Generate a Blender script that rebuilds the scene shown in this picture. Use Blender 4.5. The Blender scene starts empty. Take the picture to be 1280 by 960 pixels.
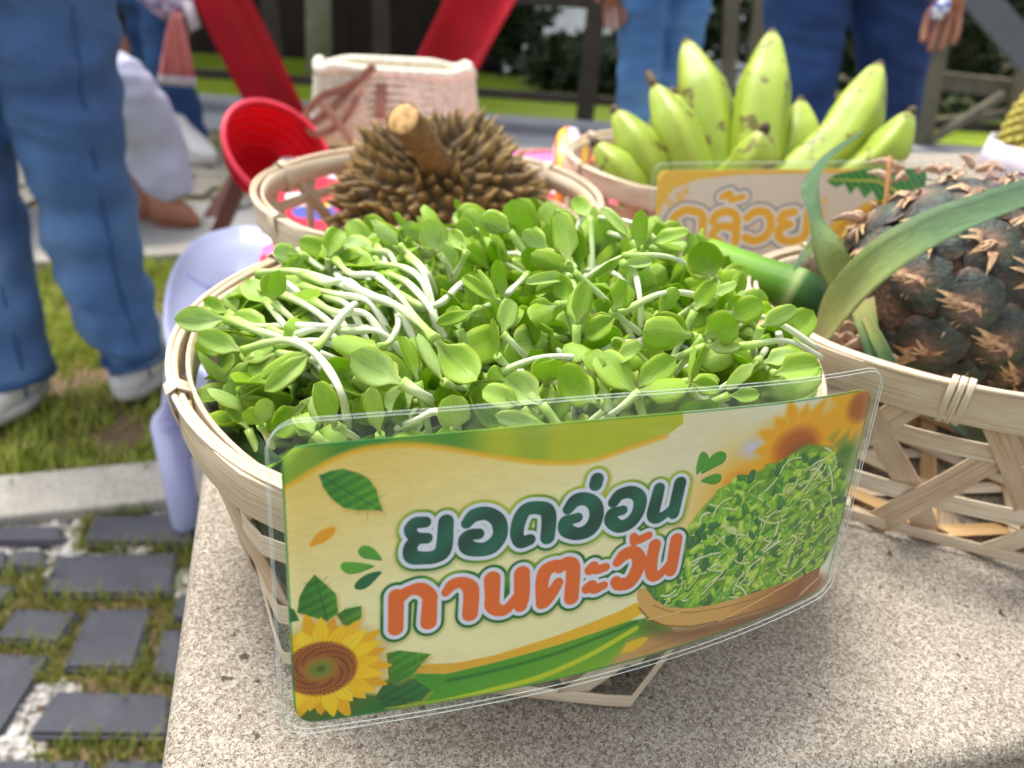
import bpy, bmesh, math, random, json
import numpy as np
from mathutils import Vector, Matrix, noise
random.seed(7); np.random.seed(7)
R = math.radians
scene = bpy.context.scene
COL = scene.collection

# ------------------------------------------------------------------ camera, sky, sun, exposure
CAM_Z, PITCH, ROLL, FPX = 0.706, R(30), R(4), 961.0
BENCH = 0.45
cam_d = bpy.data.cameras.new("camera")
cam_d.sensor_width = 36.0
cam_d.lens = FPX / 1280 * 36
cam_d.clip_start, cam_d.clip_end = 0.02, 400
cam_d.dof.use_dof = True
cam_d.dof.focus_distance = 0.255
cam_d.dof.aperture_fstop = 10.0
cam = bpy.data.objects.new("camera", cam_d)
COL.objects.link(cam)
cam.matrix_world = Matrix.Translation((0, 0, CAM_Z)) @ Matrix.Rotation(math.pi / 2 - PITCH, 4, 'X') @ Matrix.Rotation(ROLL, 4, 'Z')
scene.camera = cam

SUN_EL, SUN_AZ = R(66), R(-42)          # azimuth from +Y towards +X
world = bpy.data.worlds.new("World"); scene.world = world
world.use_nodes = True
wn = world.node_tree; wn.nodes.clear()
sky = wn.nodes.new('ShaderNodeTexSky'); sky.sky_type = 'NISHITA'; sky.sun_disc = False
sky.sun_elevation = SUN_EL; sky.sun_rotation = SUN_AZ
sky.air_density = 1.0; sky.dust_density = 4.0; sky.ozone_density = 1.0
hs = wn.nodes.new('ShaderNodeHueSaturation'); hs.inputs['Saturation'].default_value = 0.32
bg = wn.nodes.new('ShaderNodeBackground'); bg.inputs['Strength'].default_value = 0.15
wo = wn.nodes.new('ShaderNodeOutputWorld')
wn.links.new(sky.outputs[0], hs.inputs['Color']); wn.links.new(hs.outputs[0], bg.inputs['Color']); wn.links.new(bg.outputs[0], wo.inputs[0])
sun_d = bpy.data.lights.new("sun", 'SUN'); sun_d.energy = 2.1; sun_d.angle = R(20); sun_d.color = (1.0, 0.955, 0.88)
sun = bpy.data.objects.new("sun", sun_d); COL.objects.link(sun)
sv = Vector((math.sin(SUN_AZ) * math.cos(SUN_EL), math.cos(SUN_AZ) * math.cos(SUN_EL), math.sin(SUN_EL)))
sun.rotation_euler = sv.to_track_quat('Z', 'Y').to_euler(); sun.location = (0, 0, 6)
scene.view_settings.view_transform = 'Standard'; scene.view_settings.look = 'None'
scene.view_settings.exposure = 1.0; scene.view_settings.gamma = 1.0
scene.cycles.max_bounces = 8; scene.cycles.transparent_max_bounces = 16

# ------------------------------------------------------------------ placing helpers (points of the real place)
_c, _s = math.cos(ROLL), math.sin(ROLL); _cp, _sp = math.cos(PITCH), math.sin(PITCH)
def ray(px, py):
    x = (px - 640) / FPX; y = -(py - 480) / FPX
    x, y = _c * x - _s * y, _s * x + _c * y
    return Vector((x, _cp + y * _sp, -_sp + y * _cp))
ORG = Vector((0, 0, CAM_Z))
def on_z(px, py, z=0.0):
    d = ray(px, py); return ORG + d * ((z - CAM_Z) / d.z)
def on_y(px, py, Y):
    d = ray(px, py); return ORG + d * (Y / d.y)
def at_d(px, py, dep):
    return ORG + ray(px, py) * dep

# ------------------------------------------------------------------ object helpers
def tag(o, label=None, cat=None, group=None, kind=None):
    if label: o['label'] = label
    if cat: o['category'] = cat
    if group: o['group'] = group
    if kind: o['kind'] = kind
    return o
def thing(name, label, cat, loc=(0, 0, 0), group=None):
    o = bpy.data.objects.new(name, None); COL.objects.link(o)
    o.empty_display_size = 0.02; o.location = loc
    return tag(o, label, cat, group)
def link(name, me, parent=None, mat=None, loc=None):
    o = bpy.data.objects.new(name, me); COL.objects.link(o)
    if mat is not None and not me.materials: me.materials.append(mat)
    if parent is not None:
        o.parent = parent
        o.location = -Vector(_wloc(parent)) if loc is None else loc
    elif loc is not None: o.location = loc
    return o
def _wloc(p):
    v = Vector(p.location)
    while p.parent is not None:
        p = p.parent; v = v + Vector(p.location)
    return v
def mesh(name, V, F, smooth=True, uv=None):
    me = bpy.data.meshes.new(name)
    me.from_pydata([tuple(v) for v in V], [], [tuple(f) for f in F])
    if uv is not None:
        l = me.uv_layers.new(name='UVMap')
        vi = np.empty(len(me.loops), dtype=np.int32); me.loops.foreach_get('vertex_index', vi)
        l.data.foreach_set('uv', np.asarray(uv, dtype=np.float32)[vi].ravel())
    if smooth: me.polygons.foreach_set('use_smooth', [True] * len(me.polygons))
    me.update(); return me
def merge(parts):
    V, F, U, n = [], [], [], 0
    for p in parts:
        V.append(np.asarray(p[0], float)); F += [tuple(i + n for i in f) for f in p[1]]
        U.append(np.asarray(p[2], float) if len(p) > 2 else np.zeros((len(p[0]), 2))); n += len(p[0])
    return np.vstack(V), F, np.vstack(U)
def obj(name, geo, mat, parent=None, smooth=True):
    me = mesh(name, geo[0], geo[1], smooth, geo[2] if len(geo) > 2 else None)
    return link(name, me, parent, mat)

# ------------------------------------------------------------------ geometry helpers -> (V, F, UV)
def frames(P):
    P = [Vector(p) for p in P]; n = len(P); T = []
    for i in range(n):
        t = P[min(i + 1, n - 1)] - P[max(i - 1, 0)]
        T.append(t.normalized() if t.length > 1e-9 else Vector((0, 0, 1)))
    up = Vector((0, 0, 1)) if abs(T[0].z) < 0.9 else Vector((0, 1, 0))
    N = []; nn = (up - T[0] * up.dot(T[0])).normalized()
    for t in T:
        nn = (nn - t * nn.dot(t)); nn = nn.normalized() if nn.length > 1e-6 else t.orthogonal().normalized(); N.append(nn.copy())
    return P, T, N
def spline(P, n):
    P = [np.asarray(p, float) for p in P]
    if len(P) == 2: return [Vector(P[0] * (1 - t) + P[1] * t) for t in np.linspace(0, 1, n)]
    Q = [2 * P[0] - P[1]] + P + [2 * P[-1] - P[-2]]; out = []; m = len(P) - 1
    for k in range(n):
        t = k / (n - 1) * m; i = min(int(t), m - 1); t -= i
        a, b, c, d = Q[i:i + 4]
        out.append(Vector(.5 * ((2 * b) + (-a + c) * t + (2 * a - 5 * b + 4 * c - d) * t * t + (-a + 3 * b - 3 * c + d) * t ** 3)))
    return out
def tube(P, rad, seg=10, flat=1.0, cap=True, side=None):
    """swept tube; rad number, list or list of (a, b); side fixes the direction of the first radius"""
    P, T, N = frames(P); n = len(P); V = []; U = []; L = 0
    for i in range(n):
        r = rad[i] if hasattr(rad, '__len__') else rad
        a, b = r if hasattr(r, '__len__') else (r, r * flat)
        nn = N[i]
        if side is not None:
            s = Vector(side); nn = (s - T[i] * s.dot(T[i])).normalized()
        bb = T[i].cross(nn)
        if i: L += (P[i] - P[i - 1]).length
        for k in range(seg):
            q = 2 * math.pi * k / seg
            V.append(P[i] + nn * (math.cos(q) * a) + bb * (math.sin(q) * b)); U.append((L, k / seg * 2 * math.pi * a))
    F = [(i * seg + k, i * seg + (k + 1) % seg, (i + 1) * seg + (k + 1) % seg, (i + 1) * seg + k) for i in range(n - 1) for k in range(seg)]
    if cap:
        V.append(P[0]); U.append((0, 0)); V.append(P[-1]); U.append((L, 0)); a, b = len(V) - 2, len(V) - 1
        F += [(a, (k + 1) % seg, k) for k in range(seg)] + [(b, (n - 1) * seg + k, (n - 1) * seg + (k + 1) % seg) for k in range(seg)]
    return V, F, U
def ribbon(P, Nrm, width, thick, closed=False, u0=0.0):
    """flat strip with real thickness along P, face normal Nrm, UV in metres"""
    P = [Vector(p) for p in P]; n = len(P); V = []; U = []; L = u0
    for i in range(n):
        a, b = (P[i - 1], P[(i + 1) % n]) if closed else (P[max(i - 1, 0)], P[min(i + 1, n - 1)])
        t = (b - a).normalized(); nn = Vector(Nrm[i]); nn = (nn - t * nn.dot(t)).normalized(); s = t.cross(nn)
        if i: L += (P[i] - P[i - 1]).length
        w = width[i] if hasattr(width, '__len__') else width
        for (x, y) in ((-.5, .5), (-.46, .62), (.46, .62), (.5, .5), (.5, -.5), (-.5, -.5)):
            V.append(P[i] + s * (x * w) + nn * (y * thick)); U.append((L, x * w + y * .002))
    m = 6; F = []
    for i in range(n if closed else n - 1):
        j = (i + 1) % n
        for k in range(m): F.append((i * m + k, j * m + k, j * m + (k + 1) % m, i * m + (k + 1) % m))
    if not closed:
        F.append(tuple(range(m))); F.append(tuple((n - 1) * m + k for k in reversed(range(m))))
    return V, F, U
def box(c, sx, sy, sz, rz=0.0, bev=0.0):
    bm = bmesh.new(); bmesh.ops.create_cube(bm, size=1)
    bmesh.ops.scale(bm, vec=(sx, sy, sz), verts=bm.verts)
    if bev > 0: bmesh.ops.bevel(bm, geom=bm.edges[:], offset=bev, segments=3, affect='EDGES', profile=.5)
    bmesh.ops.rotate(bm, cent=(0, 0, 0), matrix=Matrix.Rotation(rz, 3, 'Z'), verts=bm.verts)
    bmesh.ops.translate(bm, vec=Vector(c), verts=bm.verts)
    bm.verts.ensure_lookup_table(); V = [v.co.copy() for v in bm.verts]; F = [[v.index for v in f.verts] for f in bm.faces]; bm.free()
    return V, F
def beam(a, b, w, h, up=(0, 0, 1)):
    a, b = Vector(a), Vector(b); t = (b - a).normalized(); s = t.cross(Vector(up)).normalized(); u = s.cross(t)
    V = [p + s * (x * w / 2) + u * (y * h / 2) for p in (a, b) for x, y in ((-1, -1), (1, -1), (1, 1), (-1, 1))]
    return V, [(3, 2, 1, 0), (4, 5, 6, 7), (0, 1, 5, 4), (1, 2, 6, 5), (2, 3, 7, 6), (3, 0, 4, 7)]
def blob(c, rx, ry, rz, M=None, nu=20, nv=14, fn=None):
    V = []; F = []
    for j in range(nv + 1):
        th = math.pi * j / nv
        for i in range(nu):
            p = Vector((math.sin(th) * math.cos(2 * math.pi * i / nu), math.sin(th) * math.sin(2 * math.pi * i / nu), math.cos(th)))
            k = fn(p) if fn else 1.0
            q = Vector((p.x * rx, p.y * ry, p.z * rz)) * k
            V.append((M @ q if M else q) + Vector(c))
    for j in range(nv):
        for i in range(nu): F.append((j * nu + i, (j + 1) * nu + i, (j + 1) * nu + (i + 1) % nu, j * nu + (i + 1) % nu))
    return V, F
def remesh(geo, voxel, smooth=6):
    """join overlapping solids into one continuous surface"""
    me = mesh('tmp', geo[0], geo[1]); o = bpy.data.objects.new('tmp', me); COL.objects.link(o)
    m = o.modifiers.new('r', 'REMESH'); m.mode = 'VOXEL'; m.voxel_size = voxel
    s = o.modifiers.new('s', 'SMOOTH'); s.iterations = smooth; s.factor = .5
    out = bpy.data.meshes.new_from_object(o.evaluated_get(bpy.context.evaluated_depsgraph_get()))
    bpy.data.objects.remove(o); out.polygons.foreach_set('use_smooth', [True] * len(out.polygons)); return out
def skin(V, E, rad, sub=2):
    me = bpy.data.meshes.new('tmp'); me.from_pydata([tuple(v) for v in V], E, [])
    o = bpy.data.objects.new('tmp', me); COL.objects.link(o)
    o.modifiers.new('k', 'SKIN')
    for i, r in enumerate(rad):
        me.skin_vertices[0].data[i].radius = (r, r) if not hasattr(r, '__len__') else r
    me.skin_vertices[0].data[0].use_root = True
    s = o.modifiers.new('s', 'SUBSURF'); s.levels = s.render_levels = sub
    out = bpy.data.meshes.new_from_object(o.evaluated_get(bpy.context.evaluated_depsgraph_get()))
    bpy.data.objects.remove(o); out.polygons.foreach_set('use_smooth', [True] * len(out.polygons)); return out

# ------------------------------------------------------------------ materials
def srgb(r, g, b):
    f = lambda c: ((c / 255 + .055) / 1.055) ** 2.4 if c > 10 else c / 255 / 12.92
    return (f(r), f(g), f(b), 1)
class M:
    def __init__(s, name, rough=.6, **kw):
        s.m = bpy.data.materials.new(name); s.m.use_nodes = True; s.t = s.m.node_tree
        s.b = s.t.nodes['Principled BSDF']; s.b.inputs['Roughness'].default_value = rough
        for k, v in kw.items(): s.b.inputs[k].default_value = v
    def n(s, typ, **kw):
        o = s.t.nodes.new(typ)
        for k, v in kw.items(): setattr(o, k, v)
        return o
    def l(s, a, b): s.t.links.new(a, b)
    def coord(s, kind='Object', scale=(1, 1, 1)):
        c = s.n('ShaderNodeTexCoord'); mp = s.n('ShaderNodeMapping'); mp.inputs['Scale'].default_value = scale
        s.l(c.outputs[kind], mp.inputs[0]); return mp.outputs[0]
    def noise(s, vec, scale, detail=3, rough=.5):
        o = s.n('ShaderNodeTexNoise'); o.inputs['Scale'].default_value = scale; o.inputs['Detail'].default_value = detail
        o.inputs['Roughness'].default_value = rough; s.l(vec, o.inputs['Vector']); return o.outputs['Fac']
    def ramp(s, fac, stops, interp='LINEAR'):
        o = s.n('ShaderNodeValToRGB'); o.color_ramp.interpolation = interp; e = o.color_ramp.elements
        e[0].position, e[0].color = stops[0][0], stops[0][1]; e[1].position, e[1].color = stops[-1][0], stops[-1][1]
        for p, c in stops[1:-1]:
            q = e.new(p); q.color = c
        s.l(fac, o.inputs[0]); return o.outputs[0]
    def mix(s, fac, a, b, mode='MIX'):
        o = s.n('ShaderNodeMix', data_type='RGBA', blend_type=mode)
        for v, i in ((fac, 0), (a, 6), (b, 7)):
            if hasattr(v, 'is_linked'): s.l(v, o.inputs[i])
            else: o.inputs[i].default_value = v
        return o.outputs[2]
    def color(s, v):
        if hasattr(v, 'is_linked'): s.l(v, s.b.inputs['Base Color'])
        else: s.b.inputs['Base Color'].default_value = v
        return s
    def bump(s, h, dist, strength=1.0):
        o = s.n('ShaderNodeBump'); o.inputs['Distance'].default_value = dist; o.inputs['Strength'].default_value = strength
        s.l(h, o.inputs['Height']); s.l(o.outputs[0], s.b.inputs['Normal']); return s
    def rand(s):
        return s.n('ShaderNodeObjectInfo').outputs['Random']
    def translucent(s, fac, col):
        t = s.n('ShaderNodeBsdfTranslucent')
        if hasattr(col, 'is_linked'): s.l(col, t.inputs[0])
        else: t.inputs[0].default_value = col
        x = s.n('ShaderNodeMixShader'); x.inputs[0].default_value = fac
        out = s.t.nodes['Material Output']; s.l(s.b.outputs[0], x.inputs[1]); s.l(t.outputs[0], x.inputs[2]); s.l(x.outputs[0], out.inputs[0]); return s

def bamboo(name, c1, c2, c3):
    m = M(name, .5); v = m.coord('UV', (18, 900, 1)); r = m.rand()
    addv = m.n('ShaderNodeVectorMath', operation='ADD'); comb = m.n('ShaderNodeCombineXYZ')
    mul = m.n('ShaderNodeMath', operation='MULTIPLY'); mul.inputs[1].default_value = 57; m.l(r, mul.inputs[0]); m.l(mul.outputs[0], comb.inputs[2])
    m.l(v, addv.inputs[0]); m.l(comb.outputs[0], addv.inputs[1])
    f = m.noise(addv.outputs[0], 1.0, 4, .65)
    col = m.ramp(f, [(.3, c3), (.48, c1), (.7, c2)])
    v2 = m.coord('UV', (30, 60, 1)); big = m.noise(v2, 1.0, 2)
    col = m.mix(m.ramp(big, [(.42, (0, 0, 0, 1)), (.75, (.55, .55, .55, 1))]), col, c3)
    tone = m.ramp(r, [(0, (.80, .76, .70, 1)), (.5, (.95, .92, .88, 1)), (1, (1.0, 1.0, 1.0, 1))])
    m.color(m.mix(1.0, col, tone, 'MULTIPLY')); m.bump(f, .0004, .8); m.b.inputs['Specular IOR Level'].default_value = .4
    return m.m
BAM = bamboo('bamboo_pale', srgb(226, 210, 184), srgb(240, 229, 210), srgb(192, 166, 134))
BAM2 = bamboo('bamboo_brownish', srgb(214, 190, 162), srgb(228, 210, 186), srgb(172, 142, 112))
BAM3 = bamboo('bamboo_tan', srgb(214, 180, 128), srgb(228, 198, 150), srgb(176, 136, 88))

def concrete():
    m = M('aggregate_concrete', .9); o = m.coord('Object')
    vo = m.n('ShaderNodeTexVoronoi'); vo.inputs['Scale'].default_value = 980; vo.inputs['Randomness'].default_value = 1; m.l(o, vo.inputs[0])
    sep = m.n('ShaderNodeSeparateColor'); m.l(vo.outputs['Color'], sep.inputs[0])
    grain = m.ramp(sep.outputs[0], [(0, srgb(58, 50, 42)), (.1, srgb(96, 86, 74)), (.3, srgb(142, 132, 117)), (.6, srgb(174, 165, 150)), (.9, srgb(214, 207, 195))])
    fine = m.noise(o, 1900, 2); col = m.mix(.5, grain, m.ramp(fine, [(.38, srgb(84, 73, 60)), (.5, srgb(150, 139, 122)), (.64, srgb(222, 215, 204))]))
    big = m.noise(o, 14, 4, .6); col = m.mix(1, col, m.ramp(big, [(.3, (.76, .73, .70, 1)), (.55, (.95, .94, .92, 1)), (.75, (1.08, 1.07, 1.06, 1))]), 'MULTIPLY')
    pit = m.noise(o, 170, 2); col = m.mix(m.ramp(pit, [(.70, (0, 0, 0, 1)), (.74, (.85, .85, .85, 1))]), col, srgb(52, 44, 38)); st_ = m.noise(o, 5.5, 5, .7); col = m.mix(m.ramp(st_, [(.52, (0, 0, 0, 1)), (.68, (.38, .38, .38, 1))]), col, srgb(92, 80, 66))
    m.color(col); h = m.mix(.5, sep.outputs[1], fine); m.bump(h, .0009, .8); return m.m
CONC = concrete()
def speck(name, c1, c2, c3, s1=40, s2=400, bump=.002, rough=.9, kind='Object'):
    m = M(name, rough); o = m.coord(kind); a = m.noise(o, s1, 5, .65); b = m.noise(o, s2, 3)
    col = m.ramp(a, [(.3, c1), (.5, c2), (.7, c3)]); col = m.mix(.55, col, m.ramp(b, [(.3, c1), (.7, c3)]))
    m.color(col); m.bump(b, bump); return m.m
PAVER = speck('blue_grey_paver', srgb(42, 44, 52), srgb(60, 62, 72), srgb(86, 87, 96), 16, 700, .0012, .7)
PAVERF = speck('weathered_paver', srgb(98, 94, 84), srgb(128, 124, 114), srgb(158, 152, 142), 5, 90, .003)
CURB = speck('curb_concrete', srgb(132, 127, 116), srgb(172, 166, 154), srgb(204, 199, 188), 9, 300, .002)
BAND = speck('smooth_concrete', srgb(128, 128, 126), srgb(148, 148, 146), srgb(166, 166, 163), 4, 200, .001)
ROAD = speck('road_asphalt', srgb(112, 114, 122), srgb(134, 136, 143), srgb(156, 158, 164), 3, 240, .002)
SOIL = speck('soil', srgb(74, 56, 38), srgb(116, 94, 68), srgb(152, 128, 98), 14, 160, .006)
def grassm(name, a, b, c):
    m = M(name, .55); o = m.coord('Object'); f = m.noise(o, 30, 4, .7); g = m.noise(o, 400, 1)
    col = m.mix(.4, m.ramp(f, [(.3, a), (.5, b), (.68, c)]), m.ramp(g, [(.3, a), (.7, c)]))
    m.color(col); m.translucent(.3, col); return m.m
GRASS = grassm('grass_blades', srgb(84, 112, 24), srgb(150, 172, 46), srgb(212, 208, 112))
GRASSD = grassm('dry_moss_grass', srgb(98, 98, 44), srgb(136, 136, 60), srgb(178, 164, 104))
LAWN = grassm('sunny_lawn', srgb(150, 185, 40), srgb(180, 210, 50), srgb(205, 225, 80))
LEAFD = grassm('shrub_leaves', srgb(22, 34, 18), srgb(38, 56, 28), srgb(66, 88, 40))
def stonem():
    m = M('white_gravel', .6); m.color(m.ramp(m.noise(m.coord('Object'), 60, 3), [(.3, srgb(112, 106, 98)), (.6, srgb(196, 192, 186))])); return m.m
GRAVEL = stonem()
def denim(name, a, b, c):
    m = M(name, .85); o = m.coord('Object'); f = m.noise(o, 4, 3, .5); w = m.noise(m.coord('Object', (1, 1, .12)), 900, 2)
    col = m.mix(.25, m.ramp(f, [(.3, a), (.5, b), (.72, c)]), m.ramp(w, [(.3, a), (.7, c)])); m.color(col); m.bump(w, .0006)
    return m.m
def plain(name, c, rough=.6, var=.12, sc=30, **kw):
    m = M(name, rough, **kw); o = m.coord('Object'); f = m.noise(o, sc, 4, .6)
    lo = tuple(x * (1 - var) for x in c[:3]) + (1,); hi = tuple(min(1, x * (1 + var)) for x in c[:3]) + (1,)
    m.color(m.ramp(f, [(.3, lo), (.7, hi)])); return m
SKINM = plain('skin', srgb(168, 112, 86), .5, .1, 20); SKINM.b.inputs['Subsurface Weight'].default_value = .15; SKINM.b.inputs['Subsurface Radius'].default_value = (.01, .004, .002)
SKINM = SKINM.m
WOODD = plain('dark_fence_wood', srgb(66, 58, 48), .75, .35, 12).m
WOODG = plain('grey_green_wood', srgb(110, 104, 86), .8, .25, 12).m

# ================================================================== THE SETTING
YAW = R(15)                                     # the bench and curbs run at this angle
def ydir(a=YAW): return Vector((math.cos(a), math.sin(a), 0)), Vector((-math.sin(a), math.cos(a), 0))
def grid_sheet(x0, x1, y0, y1, n, amp, z=0.0):
    V = []; F = []; xs = np.linspace(x0, x1, n); ys = np.linspace(y0, y1, n)
    for y in ys:
        for x in xs: V.append((x, y, z + amp * noise.noise(Vector((x * 6, y * 6, 0)))))
    for j in range(n - 1):
        for i in range(n - 1): F.append((j * n + i, j * n + i + 1, (j + 1) * n + i + 1, (j + 1) * n + i))
    return V, F
g = M('ground_earth', .95); gv = g.coord('Object')
g.color(g.mix(g.ramp(g.noise(gv, 2.0, 5, .7), [(.42, (0, 0, 0, 1)), (.58, (1, 1, 1, 1))]), srgb(70, 60, 42), srgb(84, 96, 48))); g.bump(g.noise(gv, 60, 4), .01)
tag(obj('ground', ([(-150, -60, -.03), (150, -60, -.03), (150, 300, -.03), (-150, 300, -.03)], [(0, 1, 2, 3)]), g.m), kind='structure')
tag(obj('soil_bed', grid_sheet(-3.2, 1.6, -.4, 2.3, 60, .006, -.018), SOIL), kind='structure')

# concrete curb between pavers and grass, and the kerb + smooth band beyond the grass
def strip(a, b, w, z0, z1, name, mat, back=True, bev=.006):
    a, b = Vector(a), Vector(b); t = (b - a).normalized(); n = Vector((-t.y, t.x, 0)) * (1 if back else -1)
    c = (a + b) / 2 + n * w / 2; c.z = (z0 + z1) / 2
    o = obj(name, box(c, (b - a).length, w, z1 - z0, math.atan2(t.y, t.x), bev), mat, smooth=False)
    return tag(o, kind='structure')
c0, c1 = on_z(0, 655), on_z(225, 630); d = (c1 - c0).normalized()
cw = .098
strip(c0 - d * 2.2, c0 + d * .62, cw, -.10, .012, 'curb', CURB)
k0, k1 = on_z(0, 338), on_z(70, 334); k0.z = k1.z = 0; dk = (k1 - k0).normalized()
strip(k0 - dk * 2.0, k0 + dk * 3.2, .07, -.1, .018, 'curb', CURB)
nk = Vector((-dk.y, dk.x, 0))
strip(k0 - dk * 2.0 + nk * .078, k0 + dk * 3.4 + nk * .078, .36, -.1, .008, 'path', BAND)
# mossy paved yard beyond, with pavers of its own
yard = tag(obj('paving', ([(-6, 1.75, -.012), (4.5, 1.75, -.012), (4.5, 3.02, -.012), (-6, 3.02, -.012)], [(0, 1, 2, 3)]), speck('paving_moss', srgb(66, 62, 46), srgb(98, 100, 60), srgb(120, 112, 84), 6, 90, .004)), kind='structure')
pv = mesh('paver', *box((0, 0, 0), .192, .092, .05, 0, .005), smooth=False); pv.materials.append(PAVERF)
kk = 0
for j in range(13):
    for i in range(26):
        x = -3.1 + i * .206 + (.1 if j % 2 else 0); y = 1.86 + j * .092 * 1.06
        p = Vector((x, y, 0)); q = p - k0
        if q.dot(nk) < .078 + .36 + .06 or y > 3.0: continue
        if x > -.15 and j < 7: continue
        o = link('paver', pv, yard, loc=Vector((x + random.uniform(-.003, .003), y, -.024 + random.uniform(-.003, .003))))
        o.rotation_euler = (random.uniform(-.01, .01), random.uniform(-.01, .01), random.uniform(-.02, .02)); kk += 1
tag(obj('road', ([(-30, 3.02, -.004), (30, 3.02, -.004), (30, 3.36, -.004), (-30, 3.36, -.004)], [(0, 1, 2, 3)]), ROAD), kind='structure')
tag(obj('curb', box((0, 3.44, -.02), 30, .14, .12, 0, .01), speck('kerb_grey', srgb(128, 130, 136), srgb(150, 152, 158), srgb(170, 172, 178), 3, 100), None, False), kind='structure')
# sunny lawn behind the fence
def wob(V, a):
    return [(v[0], v[1], v[2] + a * noise.noise(Vector((v[0], v[1], 3)))) for v in V]
V, F = grid_sheet(-9, 9, 3.55, 5.0, 60, 0, -.012); tag(obj('lawn', (wob(V, .03), F), LAWN), kind='structure')

# near pavers traced in place: corner points on the ground
def pquad(*pts): return [on_z(*p) for p in pts]
near = [((120,645),(225,641),(246,679),(109,677)), ((73,694),(217,690),(210,741),(58,741)), ((112,761),(187,761),(166,832),(82,832)),
        ((22,761),(97,765),(71,804),(-4,799)), ((-30,818),(60,821),(0,915),(-95,910)), ((75,866),(208,870),(206,921),(41,919)),
        ((-30,660),(73,658),(76,679),(-32,679)), ((17,690),(57,688),(52,712),(12,712)), ((-40,690),(10,690),(5,712),(-48,712)),
        ((-60,732),(20,729),(0,754),(-80,756)), ((203,787),(262,787),(262,845),(192,843)), ((224,742),(280,740),(270,775),(214,776)),
        ((-70,952),(105,952),(98,1015),(-90,1015)), ((135,950),(215,953),(213,1015),(118,1015)), ((-150,820),(-40,818),(-105,910),(-200,905)),
        ((-160,925),(-20,928),(-50,1000),(-190,1000)), ((-90,762),(-14,762),(-38,803),(-120,803))]
pav_root = tag(obj('paving', ([(-2.2, -.3, -.011), (-.1, -.3, -.011), (-.1, .8, -.011), (-2.2, .4, -.011)], [(0, 1, 2, 3)]), SOIL), kind='structure')
def slab_quad(Q, z0, z1, bev=.004):
    bm = bmesh.new(); lo = [bm.verts.new((q.x, q.y, z0)) for q in Q]; hi = [bm.verts.new((q.x, q.y, z1)) for q in Q]
    bm.faces.new(lo); bm.faces.new(hi)
    for i in range(4): bm.faces.new((lo[i], lo[(i + 1) % 4], hi[(i + 1) % 4], hi[i]))
    bmesh.ops.recalc_face_normals(bm, faces=bm.faces)
    bmesh.ops.bevel(bm, geom=bm.edges[:], offset=bev, segments=2, affect='EDGES')
    V = [v.co.copy() for v in bm.verts]; bm.verts.index_update(); F = [[v.index for v in f.verts] for f in bm.faces]; bm.free(); return V, F
quads = [pquad(*q) for q in near]
for Q in quads:
    c_ = sum(Q, Vector()) / 4
    for v_ in Q: w_ = v_ - c_; l_ = w_.length; v_ += w_ * min(.09, .005 / l_ * 1.3)
# the paving goes on beside and in front of the frame
for j in range(8):
    for i in range(7):
        x, y = -1.55 + i * .19 + (.09 if j % 2 else 0), -.25 + j * .115
        Q = [Vector((x, y, 0)), Vector((x + .155, y + .006, 0)), Vector((x + .15, y + .09, 0)), Vector((x - .004, y + .085, 0))]
        cx, cy = x + .075, y + .045
        if cx > -.36 + .05 or (cy - .40) > -.55 * (cx + .95) * 0 and False: pass
        ok = cx < -.30 and all((Vector((cx, cy, 0)) - (sum(q, Vector()) / 4)).length > .135 for q in quads[:17])
        if ok and (Vector((cx, cy, 0)) - c0).dot(Vector((-d.y, d.x, 0))) < -.07: quads.append(Q)
for Q in quads:
    o = obj('paver', slab_quad(Q, -.045, random.uniform(-.001, .003)), PAVER, pav_root, False)

# grass blades, moss tufts and gravel
def blades(n, sampler, hmin, hmax, w, lean=.8):
    V = []; F = []
    for _ in range(n):
        x, y, z, k = sampler(); a = random.uniform(0, 2 * math.pi); h = random.uniform(hmin, hmax) * k; l = random.uniform(.2, lean) * h
        dx, dy = math.cos(a), math.sin(a); px, py = -dy * w / 2, dx * w / 2; b = len(V)
        V += [(x - px, y - py, z), (x + px, y + py, z), (x + dx * l * .35 + px * .8, y + dy * l * .35 + py * .8, z + h * .6), (x + dx * l * .35 - px * .8, y + dy * l * .35 - py * .8, z + h * .6), (x + dx * l, y + dy * l, z + h * .95)]
        F += [(b, b + 1, b + 2, b + 3), (b + 3, b + 2, b + 4)]
    return V, F
nd = Vector((-d.y, d.x, 0))
def s_grass():
    while True:
        x, y = random.uniform(-2.3, .0), random.uniform(.7, 2.0); p = Vector((x, y, 0))
        if (p - c0).dot(nd) < cw - .006 or (p - k0).dot(nk) > .004: continue
        m = noise.noise(Vector((x * 6.5, y * 6.5, 9.1))) + .5 * noise.noise(Vector((x * 14, y * 14, 4)))
        if m < -.26 and random.random() < .85: continue
        return x, y, -.02, .6 + .9 * max(0, m + .3)
tag(obj('grass', blades(30000, s_grass, .014, .042, .0045), GRASS), kind='stuff')
def in_quad(x, y, pad=.0):
    for Q in quads:
        ins = True
        for i in range(4):
            a, b = Q[i], Q[(i + 1) % 4]
            cr = (b.x - a.x) * (y - a.y) - (b.y - a.y) * (x - a.x)
            if cr * QS[id(Q)] < pad * (b - a).length: ins = False; break
        if ins: return True
    return False
QS = {}
for Q in quads:
    ar = sum(Q[i].x * Q[(i + 1) % 4].y - Q[(i + 1) % 4].x * Q[i].y for i in range(4)); QS[id(Q)] = 1 if ar > 0 else -1
def s_joint(th, lo=True):
    while True:
        x, y = random.uniform(-1.1, -.28), random.uniform(.32, .88)
        if (Vector((x, y, 0)) - c0).dot(nd) > .0: continue
        m = noise.noise(Vector((x * 9, y * 9, 8.3)))
        if (m > th) != lo or in_quad(x, y, .002): continue
        return x, y, -.011, .55 + .6 * random.random()
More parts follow.
